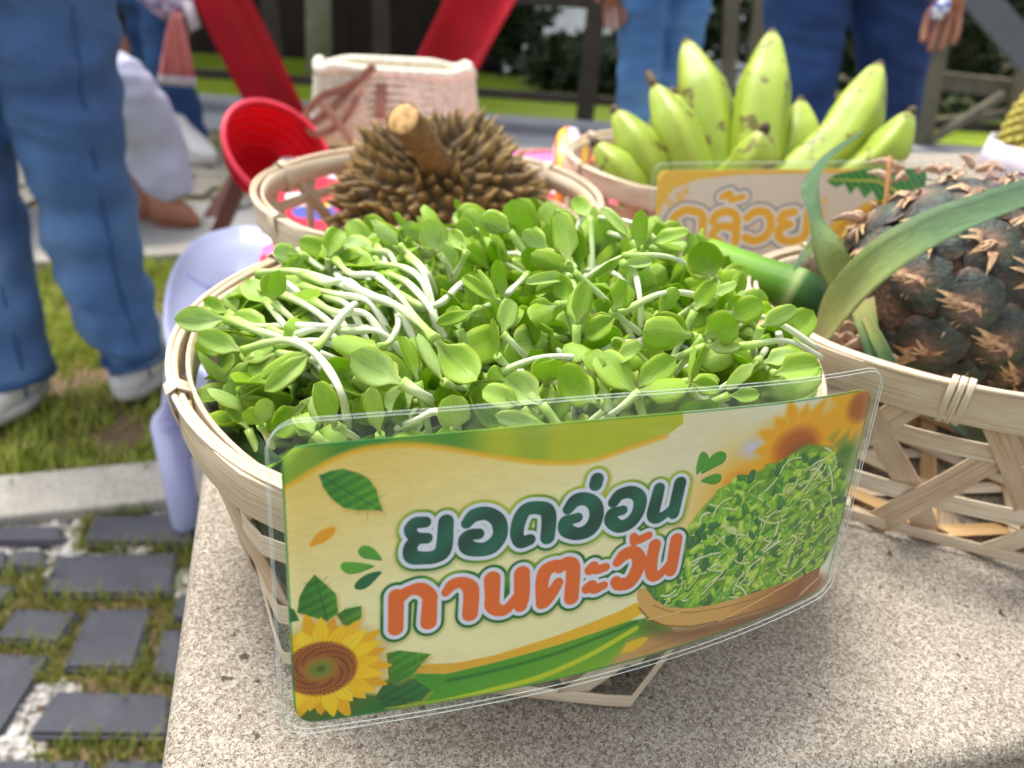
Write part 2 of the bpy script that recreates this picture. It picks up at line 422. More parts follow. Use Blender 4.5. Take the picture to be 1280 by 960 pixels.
tag(obj('grass_tufts', blades(9000, lambda: s_joint(-.16), .012, .036, .0022), grassm('joint_grass', srgb(84, 104, 36), srgb(128, 142, 52), srgb(176, 166, 92))), kind='stuff')
def pebbles(n, sampler, r0, r1):
    V = []; F = []; ico = [(0, 0, 1), (.89, 0, .45), (.28, .85, .45), (-.72, .53, .45), (-.72, -.53, .45), (.28, -.85, .45), (.72, .53, -.45), (-.28, .85, -.45), (-.89, 0, -.45), (-.28, -.85, -.45), (.72, -.53, -.45), (0, 0, -1)]
    fi = [(0,1,2),(0,2,3),(0,3,4),(0,4,5),(0,5,1),(1,6,2),(2,7,3),(3,8,4),(4,9,5),(5,10,1),(6,7,2),(7,8,3),(8,9,4),(9,10,5),(10,6,1),(11,7,6),(11,8,7),(11,9,8),(11,10,9),(11,6,10)]
    for _ in range(n):
        x, y, z, k = sampler(); r = random.uniform(r0, r1); a = random.uniform(0, 6.28); b = len(V); sx, sy, sz = random.uniform(.8, 1.3), random.uniform(.7, 1), random.uniform(.5, .8)
        for (u, v, w) in ico:
            j = random.uniform(.85, 1.15); u, v, w = u * sx * r * j, v * sy * r * j, w * sz * r * j
            V.append((x + u * math.cos(a) - v * math.sin(a), y + u * math.sin(a) + v * math.cos(a), z + r * .4 + w))
        F += [tuple(b + i for i in f) for f in fi]
    return V, F
tag(obj('gravel', pebbles(3400, lambda: s_joint(-.08, False), .003, .0072), GRAVEL), kind='stuff')
def s_moss():
    x, y = random.uniform(-3.2, 2.4), random.uniform(1.9, 3.0)
    while noise.noise(Vector((x * 3, y * 3, 2))) < .12 or (Vector((x, y, 0)) - k0).dot(nk) < .46:
        x, y = random.uniform(-3.2, 2.4), random.uniform(1.9, 3.0)
    return x, y, 0, 1
tag(obj('moss_tufts', blades(5000, s_moss, .006, .02, .006), GRASS), kind='stuff')

# concrete bench: thick slab with rounded nose on a recessed plinth
bx_, by_ = ydir(YAW)
F1 = on_z(195, 960, BENCH); F2 = on_z(240, 655, BENCH)      # left edge
G1 = on_z(1150, 957, BENCH); G2 = on_z(1280, 934, BENCH)    # front edge
ed = (G2 - G1).normalized(); YB = math.atan2(ed.y, ed.x); bx_, by_ = ydir(YB)
# left edge line meets front edge line
t = ((F1 - G1).dot(by_)); e = (F2 - F1).normalized(); s_ = -t / e.dot(by_); CN = F1 + e * s_
L, Tk = 1.9, .085
BK = CN + e * ((.497 - CN.y) / e.y); D = (BK - CN).dot(by_)
def bench_geo(x0, x1, y0, y1, z0, z1, r):
    bm = bmesh.new(); bmesh.ops.create_cube(bm, size=1)
    for v in bm.verts:
        v.co = Vector(((x0 if v.co.x < 0 else x1), (y0 if v.co.y < 0 else y1), (z0 if v.co.z < 0 else z1)))
    if r: bmesh.ops.bevel(bm, geom=bm.edges[:], offset=r, segments=5, affect='EDGES', profile=.5)
    bm.verts.index_update(); V = []
    for v in bm.verts:
        p = CN + bx_ * v.co.x + (e * (v.co.y / e.dot(by_))); V.append(Vector((p.x, p.y, v.co.z)))
    F = [[v.index for v in f.verts] for f in bm.faces]; bm.free(); return V, F
bench = thing('concrete_bench', 'speckled grey concrete bench with rounded edge under the sprout and pineapple baskets', 'bench', CN + bx_ * .9 + by_ * .2)
bench.location.z = 0
o = obj('bench_slab', bench_geo(0, L, 0, D, BENCH - Tk, BENCH, .009), CONC, bench)
o = obj('bench_plinth', bench_geo(.07, L - .07, .07, D - .07, -.02, BENCH - Tk + .001, 0), CURB, bench, False)

bench = thing('concrete_bench', 'second concrete bench behind the front one carrying the durian, bananas and woven bag', 'bench', CN + bx_ * .6 + by_ * (D + .3)); bench.location.z = 0
D2 = D + .56
obj('bench_slab', bench_geo(.05, L - .3, D + .008, D2, BENCH - Tk, BENCH, .009), CONC, bench); obj('bench_plinth', bench_geo(.12, L - .37, D + .06, D2 - .06, -.02, BENCH - Tk + .001, 0), CURB, bench, False)

# -------- fence, trees and shrubs behind
FY = 3.56
def plank(name, a, b, w, h, mat, parent): return obj(name, beam(a, b, w, h, (0, 1, .001)), mat, parent, False)
fen = thing('timber_fence', 'dark timber fence with posts, rails and thin balusters beyond the road', 'fence', (-.6, FY, 0))
for px in (-2.9, -2.05, -1.13, -.66, .24, .45, 1.05):
    plank('post', (px, FY, -.03), (px, FY, 1.25), .06 if px < 0 else .075, .06, WOODD, fen)
plank('rail', (-3.6, FY, .50), (.24, FY, .50), .05, .04, WOODD, fen)
plank('rail', (-3.6, FY, .115), (2.2, FY, .115), .035, .035, WOODD, fen)
plank('rail', (-3.6, FY, .98), (2.2, FY, .98), .05, .05, WOODD, fen)
for px in np.arange(-1.0, -.70, .09): plank('baluster', (px, FY + .002, .52), (px, FY + .002, .96), .02, .02, WOODD, fen)
for px in np.arange(-2.75, -2.1, .11): plank('baluster', (px, FY + .002, .13), (px, FY + .002, .96), .03, .03, WOODD, fen)
gate = thing('braced_gate', 'grey timber gate with crossed braces behind the man in dark jeans', 'gate', (2.4, FY, 0))
GY = 3.5
for a, b, w in (((1145, 200), (1172, 40), .085), ((1262, 190), (1300, 20), .07), ((930, 200), (955, 0), .07), ((905, 200), (915, 0), .05)):
    p, q = on_y(*a, GY), on_y(*b, GY); q2 = p + (q - p) * 1.7; plank('post', p, q2, w, .06, WOODG, gate)
for a, b, w in (((1050, 178), (1290, 196), .05), ((1150, 98), (1275, 112), .07), ((1060, 165), (1280, 140), .03)):
    plank('rail', on_y(*a, GY + .07), on_y(*b, GY + .07), w, .05, WOODG, gate)
p, q = on_y(1200, -30, GY - .07), on_y(1290, 75, GY - .07); plank('brace', p, q, .11, .04, plain('grey_steel', srgb(104, 108, 116), .5).m, gate)
p, q = on_y(1165, 175, GY - .07), on_y(1255, 118, GY - .07); plank('brace', p, q, .03, .03, WOODG, gate)

def leafcloud(n, c, rx, ry, rz, s, seed=0):
    rnd = random.Random(seed); V = []; F = []
    for _ in range(n):
        u = rnd.random() ** .4; a = rnd.uniform(0, 6.283); ph = math.acos(rnd.uniform(-1, 1))
        p = Vector((math.sin(ph) * math.cos(a) * rx, math.sin(ph) * math.sin(a) * ry, math.cos(ph) * rz)) * u + Vector(c)
        if noise.noise(p * 2.3 / max(rx, .3)) < -.12: continue
        k = s * rnd.uniform(.6, 1.3); A = Vector((rnd.gauss(0, 1), rnd.gauss(0, 1), rnd.gauss(0, .6))).normalized(); B = A.orthogonal().normalized(); b = len(V)
        V += [p, p + A * k * .5 + B * k * .25, p + A * k, p + A * k * .5 - B * k * .25]; F.append((b, b + 1, b + 2, b + 3))
    return V, F
BARK = speck('bark', srgb(58, 48, 38), srgb(88, 76, 62), srgb(120, 108, 92), 10, 60, .01)
BARKP = speck('pale_bark', srgb(120, 112, 100), srgb(158, 150, 138), srgb(190, 184, 172), 6, 60, .01)
def tree(x, y, h, r, label, bark=BARK, tr=.12, seed=1):
    t = thing('tree', label, 'tree', (x, y, 0))
    P = spline([(x, y, -.1), (x + .05, y, h * .4), (x - .05, y + .05, h * .75), (x, y, h)], 8)
    gs = [tube(P, [tr * (1.25 - .9 * i / 7) for i in range(8)], 12)]
    rnd = random.Random(seed)
    for k in range(6):
        a = rnd.uniform(0, 6.28); b = Vector((x, y, h * rnd.uniform(.5, .85)))
        gs.append(tube(spline([b, b + Vector((math.cos(a) * r * .4, math.sin(a) * r * .4, h * .12)), b + Vector((math.cos(a) * r * .8, math.sin(a) * r * .8, h * .2))], 5), [tr * .4, tr * .33, tr * .25, tr * .15, .01], 7))
    obj('trunk', merge(gs), bark, t)
    obj('crown', leafcloud(2600, (x, y, h * 1.02), r, r, r * .7, .16, seed), LEAFD, t, False)
tree(-2.55, 4.6, 3.0, 1.5, 'dark tree standing on the lawn at the far left behind the fence', BARK, .08, 3)
tree(-1.2, 4.55, 3.2, 1.4, 'pale trunked tree behind the fence above the woven bag', BARKP, .06, 5)
tree(2.9, 5.9, 3.4, 1.9, 'dark tree behind the braced gate at the right', BARK, .2, 8)
def shrub(x, y, rx, rz, label, seed, n=2600):
    t = thing('shrub', label, 'shrub', (x, y, 0), 'shrubs in the shade beyond the fence')
    rnd = random.Random(seed); gs = []
    for k in range(7):
        a = rnd.uniform(0, 6.28); gs.append(tube(spline([(x, y, -.05), (x + math.cos(a) * rx * .3, y + math.sin(a) * .1, rz * .6), (x + math.cos(a) * rx * .7, y + math.sin(a) * .2, rz * 1.3)], 5), [.03, .025, .02, .014, .006], 6))
    obj('stem', merge(gs), BARK, t)
    obj('foliage', leafcloud(n, (x, y, rz * .85), rx, .45, rz, .11, seed), LEAFD, t, False)
for i, (x, y, rx, rz, lab) in enumerate([(-.45, 5.5, .5, .9, 'dark shrub beyond the fence just left of the bright pond gap'), (1.35, 4.7, .62, .9, 'dark shrub beyond the fence between the two standing people'), (-.12, 5.15, .2, .7, 'thin dark shrub growing in the pond gap beyond the fence'),
        (2.3, 4.8, .8, .9, 'dark shrub behind the man in dark jeans'), (3.7, 4.9, .9, .9, 'dark shrub beyond the gate at the far right'), (.35, 4.75, .42, .14, 'low dark shrub under the bright pond gap'), (.80, 4.9, .24, .8, 'narrow dark shrub right of the bright pond gap')]):
    shrub(x, y, rx, rz, lab, 20 + i, 4200 if rx > .5 else 1500)
shed = thing('timber_shed', 'long dark brown timber shed beyond the sunny strip of lawn', 'shed', (-3.2, 5.3, 0))
SHW = speck('shed_boards', srgb(34, 27, 22), srgb(48, 38, 30), srgb(64, 52, 42), 8, 60, .004)
for k in range(34): obj('board', box((-8.0 + .232 * k, 5.2 + .004 * (k % 2), 1.1), .226, .03, 2.3, 0, .004), SHW, shed, False)
obj('back_wall', box((-4.2, 6.6, 1.1), 7.9, .05, 2.3), SHW, shed, False)
obj('roof', box((-4.2, 5.75, 2.32), 8.4, 2.4, .08), SHW, shed, False)
wt = M('pond_water', .06); wt.color(srgb(30, 44, 50)); wt.b.inputs['Metallic'].default_value = .0; wt.b.inputs['IOR'].default_value = 1.33; wt.bump(wt.noise(wt.coord('Object', (1, 4, 1)), 6, 3), .02, .4)
tag(obj('pond', ([(-.3, 5.05, .0), (1.3, 5.05, .0), (12, 26, .0), (-6, 26, .0)], [(0, 1, 2, 3)]), wt.m), kind='structure')
hedge = thing('hedge', 'long dark hedge closing the view behind the pond', 'hedge', (0, 27, 0))
gs = []
for k in range(16): gs.append(leafcloud(700, (-15 + 2 * k, 27 + math.sin(k) * .6, .4), 1.7, 1.0, .5, .3, 90 + k))
obj('foliage', merge(gs), LEAFD, hedge, False)
obj('stem', merge([tube([(-15 + 2 * k, 27, -.1), (-15 + 2 * k + .1, 27, .5)], .06, 6) for k in range(16)]), BARK, hedge)

# ================================================================== PRINTED SIGNS (flat print drawn by code)
class Print:
    def __init__(s, w, h, ppm):
        s.w, s.h, s.k = w, h, ppm; s.W, s.H = int(w * ppm), int(h * ppm)
        s.X, s.Y = np.meshgrid((np.arange(s.W) + .5) / ppm, (np.arange(s.H) + .5) / ppm); s.a = np.zeros((s.H, s.W, 3))
    def over(s, c, m, sl=None):
        sl = sl or (slice(None), slice(None)); c = np.asarray(c, float)
        if c.ndim == 1: c = c / 255
        s.a[sl] = s.a[sl] * (1 - m[..., None]) + c * m[..., None]
    def win(s, x0, y0, x1, y1):
        f = lambda v, n: int(min(max(v * s.k, 0), n)); return slice(f(y0, s.H), f(y1, s.H) + 1), slice(f(x0, s.W), f(x1, s.W) + 1)
    def stroke_d(s, pts, sl):
        X, Y = s.X[sl], s.Y[sl]; D = np.full(X.shape, 1e9)
        for (x0, y0, r0), (x1, y1, r1) in zip(pts[:-1], pts[1:]):
            dx, dy = x1 - x0, y1 - y0; t = np.clip(((X - x0) * dx + (Y - y0) * dy) / (dx * dx + dy * dy + 1e-9), 0, 1)
            D = np.minimum(D, np.hypot(X - x0 - dx * t, Y - y0 - dy * t) - (r0 + (r1 - r0) * t))
        return D
    def poly_d(s, P, sl):
        X, Y = s.X[sl], s.Y[sl]; D = np.full(X.shape, 1e9); ins = np.zeros(X.shape, bool); n = len(P)
        for i in range(n):
            (x0, y0), (x1, y1) = P[i], P[(i + 1) % n]; dx, dy = x1 - x0, y1 - y0
            t = np.clip(((X - x0) * dx + (Y - y0) * dy) / (dx * dx + dy * dy + 1e-9), 0, 1); D = np.minimum(D, np.hypot(X - x0 - dx * t, Y - y0 - dy * t))
            if y0 != y1: ins ^= ((Y < y0) != (Y < y1)) & (X < x0 + (Y - y0) * dx / dy)
        return np.where(ins, -D, D)
    def m(s, D, soft=.0):
        e = max(.6 / s.k, soft); return np.clip(.5 - D / (2 * e), 0, 1)
    def poly(s, P, c, soft=0., al=1.):
        xs = [p[0] for p in P]; ys = [p[1] for p in P]; q = soft + 1; sl = s.win(min(xs) - q, min(ys) - q, max(xs) + q, max(ys) + q)
        if s.X[sl].size == 0: return
        s.over(c(s.X[sl], s.Y[sl]) if callable(c) else c, s.m(s.poly_d(P, sl), soft) * al, sl)
    def smooth(s, pts):
        if len(pts) < 3: return pts
        P_ = spline([(a_, b_, c_) for a_, b_, c_ in pts], (len(pts) - 1) * 5 + 1); return [tuple(q) for q in P_]
    def stroke(s, pts, c, grow=0., soft=0., al=1.):
        xs = [p[0] for p in pts]; ys = [p[1] for p in pts]; q = max(p[2] for p in pts) + grow + soft + 1; sl = s.win(min(xs) - q, min(ys) - q, max(xs) + q, max(ys) + q)
        if s.X[sl].size == 0: return
        s.over(c(s.X[sl], s.Y[sl]) if callable(c) else c, s.m(s.stroke_d(pts, sl) - grow, soft) * al, sl)
    def ell(s, x, y, rx, ry, c, soft=.5, al=1.):
        sl = s.win(x - rx - soft * 2 - 1, y - ry - soft * 2 - 1, x + rx + soft * 2 + 1, y + ry + soft * 2 + 1)
        if s.X[sl].size == 0: return
        D = (np.hypot((s.X[sl] - x) / rx, (s.Y[sl] - y) / ry) - 1) * min(rx, ry); s.over(c, s.m(D, soft) * al, sl)
    def image(s, name):
        im = bpy.data.images.new(name, s.W, s.H, alpha=False); px = np.ones((s.H, s.W, 4), np.float32); px[..., :3] = np.clip(s.a[::-1], 0, 1)
        im.pixels.foreach_set(px.ravel()); im.update(); return im
def lerp3(a, b, t): return (np.asarray(a, float) + (np.asarray(b, float) - np.asarray(a, float)) * np.clip(t, 0, 1)[..., None]) / 255

ART = json.loads('{"green":[[[36.63,24.86,1.44],[33.98,24.86,1.53],[32.47,26.67,1.53],[33.98,29.08,1.49],[37.01,29.69,1.4]],[[33.98,29.69,1.49],[32.47,31.8,1.71],[32.85,34.51,2.0],[35.87,35.42,1.75],[39.28,35.42,1.84],[41.55,33.31,2.15],[42.3,25.46,1.97]],[[47.97,26.67,1.39],[50.24,24.56,1.81],[54.02,24.56,1.81],[57.05,27.27,2.0],[57.43,31.5,2.0],[55.16,34.51,2.1],[51.76,35.12,1.91],[48.35,33.91,2.1],[47.6,31.5,1.81],[49.11,30.29,1.57],[51.38,30.29,1.43]],[[66.12,34.21,1.55],[63.48,34.51,1.72],[62.34,31.8,1.81],[63.1,27.58,1.91],[64.99,24.86,1.8],[68.01,24.56,1.81],[71.04,25.77,2.0],[71.8,28.78,2.1],[71.42,34.21,2.0]],[[77.47,26.37,1.43],[79.74,23.96,1.86],[83.14,23.96,1.86],[85.79,26.37,2.06],[86.16,30.29,2.08],[84.27,33.61,2.08],[80.49,34.51,1.81],[77.09,32.7,2.06],[76.71,30.29,1.75],[78.6,29.69,1.43],[80.49,29.39,1.35]],[[86.16,18.22,1.86],[85.79,19.73,1.86]],[[91.46,26.07,1.55],[93.35,23.96,1.65],[97.13,23.65,1.79],[99.78,26.07,2.0],[99.4,30.29,1.86],[97.13,33.31,1.87],[93.73,34.21,1.87],[91.08,32.1,2.01],[91.08,29.99,1.78],[92.21,29.39,1.44],[94.48,29.08,1.34]],[[105.83,23.65,1.7],[105.07,27.58,1.85],[104.31,31.8,1.9],[105.45,33.31,1.68],[107.34,33.01,1.34],[109.61,31.5,1.12],[111.12,29.69,1.01]],[[112.63,22.75,1.83],[111.5,29.69,1.85],[111.12,32.7,1.68]]],"orange":[[[28.31,45.98,2.01],[27.93,55.93,1.93]],[[29.82,45.98,1.66],[32.09,44.77,1.4],[35.12,44.77,1.83],[37.39,47.18,1.93],[37.39,49.3,1.97],[37.01,55.33,2.12]],[[41.92,46.88,1.06],[43.82,44.77,1.53],[46.46,44.47,1.58],[48.73,46.28,2.1],[49.11,48.99,2.15],[48.73,54.73,2.1]],[[55.16,44.77,2.24],[55.16,50.5,2.05],[55.16,53.22,2.02],[57.05,55.03,1.74],[59.32,55.03,1.45],[61.59,52.61,1.25],[63.48,50.2,1.16]],[[63.86,44.47,2.19],[63.86,51.41,2.19],[63.48,54.73,1.81]],[[69.91,55.03,1.69],[69.91,48.39,1.85],[71.04,44.77,2.01],[74.06,43.56,1.69],[75.2,44.47,1.68]],[[74.82,44.17,1.68],[77.85,43.56,2.01],[79.36,45.68,2.08],[78.98,55.03,2.13]],[[74.82,49.3,1.43],[73.31,51.71,1.68],[71.04,54.73,1.68],[69.91,55.33,1.51]],[[84.65,46.88,1.56],[85.79,45.68,1.23],[86.54,47.18,1.35],[89.57,46.88,1.23]],[[83.9,52.92,1.57],[85.41,51.71,1.15],[86.16,53.52,1.47],[89.19,52.92,1.16]],[[93.35,45.98,1.35],[95.62,43.87,1.9],[98.64,43.56,1.9],[100.53,46.58,2.13],[99.78,50.2,2.15],[97.51,53.52,2.04],[94.1,53.52,1.9],[92.97,52.31,1.57]],[[98.64,39.94,1.35],[98.26,38.13,1.01],[99.78,39.64,1.23],[103.18,38.74,1.12]],[[105.45,42.36,1.85],[104.69,47.18,1.87],[104.69,51.41,1.9],[105.83,53.22,1.7],[107.72,52.92,1.36],[109.61,51.11,1.13],[111.12,49.3,1.09]],[[112.63,41.75,1.91],[111.88,49.3,1.87],[111.5,52.61,1.7]]],"topsw":[[-1.6,11.3],[0.3,11.3],[6.4,8.0],[12.1,5.0],[18.9,2.8],[25.3,2.2],[33.2,2.5],[42.7,4.3],[55.9,8.0],[65.7,10.4],[75.2,11.9],[84.7,12.2],[95.2,9.8],[107.0,7.1],[112.3,3.7],[111.9,-2.3],[-1.6,-4.1]],"topline":[[-1.6,11.3],[0.3,11.3],[6.4,8.0],[12.1,5.0],[18.9,2.8],[25.3,2.2],[33.2,2.5],[42.7,4.3],[55.9,8.0],[65.7,10.4],[75.2,11.9],[84.7,12.2],[95.2,9.8],[107.0,7.1]],"leaf":[[9.4,8.6],[12.4,7.7],[15.5,7.4],[19.2,8.9],[21.9,10.7],[23.8,14.0],[24.5,17.0],[25.3,20.3],[22.3,19.7],[18.9,19.4],[15.1,18.2],[12.1,15.2],[10.2,11.9]],"oleaf":[[6.4,28.5],[7.1,26.1],[9.4,24.0],[12.8,23.4],[12.4,25.5],[9.8,27.6]],"d1":[[24.5,34.5],[22.6,30.9],[20.0,29.7],[18.5,31.2],[20.0,33.3]],"d2":[[22.6,36.0],[18.5,34.5],[14.7,33.9],[13.9,35.4],[15.5,37.2],[18.9,37.2]],"d3":[[24.5,38.1],[21.1,38.1],[18.1,39.9],[17.3,41.8],[19.2,42.4],[21.5,41.2]],"e1":[[117.9,20.6],[117.9,15.8],[119.1,13.4],[121.0,14.6],[121.0,17.3]],"e2":[[119.4,20.6],[121.7,15.8],[124.7,14.0],[127.0,14.9],[126.2,17.9]],"e3":[[119.4,23.1],[123.2,21.5],[125.9,21.8],[125.9,24.0],[123.2,24.6]],"sl1":[[2.2,47.2],[3.0,42.4],[4.9,39.0],[7.1,36.6],[9.4,39.3],[12.4,43.0],[12.8,48.7],[9.8,50.8]],"sl2":[[12.4,49.3],[14.7,47.8],[18.9,47.5],[18.9,50.8],[17.0,53.5],[13.9,52.6]],"sl0":[[-0.8,44.5],[1.5,46.3],[2.6,49.6],[-0.4,49.9]],"sl3":[[25.3,63.2],[28.7,62.9],[32.8,64.1],[37.4,65.6],[34.7,68.6],[31.7,71.9],[28.3,73.1],[25.7,71.9]],"sl4":[[21.5,77.0],[24.2,73.1],[28.3,71.3],[32.8,72.8],[37.4,77.4],[34.7,80.1],[29.4,80.7],[23.8,80.7]],"gold":[[31.7,70.7],[41.5,72.8],[55.5,71.9],[74.8,70.1],[97.9,67.1],[103.6,65.3],[100.2,61.1],[94.9,62.9],[74.8,66.8],[55.5,69.5],[44.6,69.8],[35.5,68.6],[28.3,72.5]],"bgreen":[[24.2,71.9],[31.7,70.7],[41.5,72.8],[55.5,71.9],[74.8,70.1],[97.9,67.1],[108.9,68.0],[114.9,76.1],[115.7,84.3],[101.3,86.1],[75.2,85.5],[50.6,86.1],[23.8,84.9]],"yline":[[28.3,81.9],[41.5,81.9],[55.5,81.0],[69.9,79.8],[85.0,76.1],[100.5,70.4]],"dline":[[41.9,75.2],[55.5,74.6],[74.8,72.8],[89.9,70.1],[100.5,68.3]],"wood":[[98.3,74.3],[114.9,74.6],[146.7,78.3],[175.0,73.4],[183.0,78.9],[177.7,86.1],[151.2,85.5],[118.7,83.1],[98.6,84.0],[90.3,83.4]],"yleaf":[[95.2,78.0],[97.5,74.9],[102.4,74.3],[105.1,74.9],[102.8,77.4],[99.0,78.6]],"tray":[[100.9,56.5],[100.2,58.9],[101.3,63.5],[104.7,68.3],[110.4,72.2],[120.2,75.5],[131.5,76.7],[150.1,78.3],[166.7,78.9],[173.9,74.9],[173.9,69.8],[164.8,70.4],[148.6,69.8],[130.8,69.5],[119.8,68.3],[110.7,65.3],[106.2,61.4],[103.2,56.8]],"pile":[[103.2,56.8],[105.8,53.8],[110.0,52.0],[114.5,49.6],[116.0,42.1],[117.2,37.5],[121.3,32.1],[126.2,27.3],[133.1,24.3],[140.2,22.7],[147.4,20.6],[153.8,17.3],[157.2,16.4],[164.1,18.5],[170.1,23.7],[175.4,30.3],[178.0,37.2],[179.6,49.3],[179.2,61.1],[175.8,68.6],[172.8,71.6],[148.9,70.4],[130.8,69.8],[119.8,68.6],[110.7,65.6],[106.2,62.0]],"gr":[[179.2,1.3],[178.8,11.0],[178.4,26.1],[178.4,39.0],[177.3,48.4],[173.9,44.2],[175.0,31.5],[175.4,22.4],[175.4,4.6]],"fl1":[[153.1,14.3]],"fl1r":[[167.8,17.0]],"fl2":[[174.6,5.9]],"fl3":[[133.8,24.6]],"lav":[[136.5,13.7]],"sun":[[7.1,65.3]],"sunr":[[16.2,65.3]],"sunp":[[26.4,65.9]],"sund":[[7.5,73.4]],"sunb":[[7.1,80.7]]}')
for k_ in ('leaf', 'oleaf', 'd1', 'd2', 'd3', 'e1', 'e2', 'e3', 'sl1', 'sl2', 'sl3', 'sl4', 'topline', 'yline', 'dline'):
    q_ = [(a_, b_, 0) for a_, b_ in ART[k_]]; SM = len(q_) > 3 and k_ in ('topline', 'yline', 'dline')
    if len(q_) > 4 and not SM: c9 = spline([q_[-2], q_[-1]] + q_ + [q_[0], q_[1]], (len(q_) + 3) * 6 + 1)[12:-12]; ART[k_ + '_s'] = [[v_[0], v_[1]] for v_ in c9]
    if SM: ART[k_] = [[v_[0], v_[1]] for v_ in spline(q_, len(q_) * 5)]
ART['topsw'] = ART['topline'] + ART['topsw'][-3:]
def paint_sprout_sign():
    rn = np.random.RandomState(4); p = Print(180, 82, 8.0); X, Y = p.X, p.Y
    base = lerp3((240, 204, 104), (250, 238, 184), (X * .4 + Y * 1.1 - 4) / 54); base = base + (lerp3((0, 0, 0), (-8, 0, 34), (X - 70) / 90))
    blot = np.exp(-(((X - 118) / 26) ** 2 + ((Y - 10) / 16) ** 2)); base = base * (1 - .55 * blot[..., None]) + np.array([.93, .87, .73]) * .55 * blot[..., None]
    p.a[:] = base
    n = rn.rand(p.H // 6 + 2, p.W // 30 + 2); n = np.kron(n, np.ones((6, 30)))[:p.H, :p.W]; p.a += (n[..., None] - .5) * .02 + (rn.rand(p.H, p.W, 1) - .5) * .035
    # golden haze and flowers, right side
    for (x, y, rx, ry, c, a_) in ((133, 25, 12, 9, (246, 178, 40), .75), (150, 20, 16, 14, (247, 176, 34), .8), (172, 10, 13, 11, (246, 176, 36), .9), (122, 34, 10, 8, (244, 190, 80), .6), (164, 26, 10, 9, (140, 160, 40), .7), (172, 26, 8, 9, (70, 120, 30), .8), (130, 12, 6, 4, (245, 214, 120), .5)):
        p.ell(x, y, rx, ry, c, 5, a_)
    p.ell(136.5, 14.5, 4.2, 3, (216, 214, 246), 2.2, .9)
    def petals(cx, cy, r0, r1, n, c, soft, ph=0, ky=1., al=1., wd=1.0):
        for k in range(n):
            a = 2 * math.pi * k / n + ph; rr = r1 * (1 + .1 * math.sin(k * 2.7)); w = r0 * 2.6 / n * wd * 1.25; ca, sa = math.cos(a), math.sin(a)
            f = lambda r, t: (cx + ca * r - sa * t, cy + (sa * r + ca * t) * ky)
            p.poly([f(r0 * .8, -w * .8), f(r0 + (rr - r0) * .45, -w * 1.25), f(rr * .92, -w * .5), f(rr, 0), f(rr * .92, w * .5), f(r0 + (rr - r0) * .45, w * 1.25), f(r0 * .8, w * .8)], c(k) if callable(c) else c, soft, al)
    petals(152.5, 15.5, 8, 15.5, 15, (250, 176, 24), .9, .2); p.ell(152.5, 17, 8.2, 7.2, (196, 98, 30), 2.0, .95); p.ell(154.5, 19, 5, 4.4, (150, 84, 44), 2, .8)
    petals(177, 5.5, 6, 15, 15, (250, 182, 26), .9, .1); p.ell(177, 6, 6.2, 6, (178, 96, 34), 1.6, .95); p.ell(133, 26, 4, 3.4, (230, 120, 30), 2.5, .7)
    for _ in range(26):
        p.ell(rn.uniform(160, 178), rn.uniform(20, 46), rn.uniform(1.2, 3), rn.uniform(1, 2.2), [(60, 126, 36), (120, 160, 40), (206, 180, 40)][rn.randint(3)], 1.2, .8)
    # lower swooshes
    p.poly(ART['bgreen'], lambda x, y: lerp3((40, 128, 40), (132, 176, 44), (y - 62) / 22 + (x - 60) / 200), .3)
    p.poly(ART['bgreen'][:6] + [[60, 84], [30, 84]], lambda x, y: lerp3((58, 146, 34), (120, 176, 40), (x - 35) / 70), .8, .5)
    p.poly(ART['gold'], lambda x, y: lerp3((232, 176, 62), (244, 190, 40), (x - 30) / 80), .15)
    L = lambda k, w: [q + [w] for q in ART[k]]
    p.stroke(L('yline', .9), (196, 208, 40), 0, .3); p.stroke(L('dline', .5), (32, 104, 34), 0, .4, .8)
    p.poly(ART['wood'], lambda x, y: lerp3((206, 160, 104), (178, 120, 74), (x - 95) / 60), 1.8)
    for k in range(10):
        y0 = rn.uniform(66, 80); x0 = rn.uniform(100, 130); p.stroke([(x0, y0, .12), (x0 + 34, y0 - 3.5, .2)], (140, 88, 50), 0, .4, .45)
    p.stroke([(x, y + 2.6, 2.0) for x, y in ART['tray'][3:10]], (96, 62, 50), 0, 2.4, .55)
    p.poly(ART['yleaf'], (236, 190, 40), .3)
    # the heap of sprouts
    pile = ART['pile']; p.poly(pile, (112, 158, 50), .8)
    cx = np.array([q[0] for q in pile]); cy = np.array([q[1] for q in pile])
    def inside(x, y):
        ins = False; n = len(pile)
        for i in range(n):
            (x0, y0), (x1, y1) = pile[i], pile[(i + 1) % n]
            if (y < y0) != (y < y1) and x < x0 + (y - y0) * (x1 - x0) / (y1 - y0): ins = not ins
        return ins
    cnt = 0
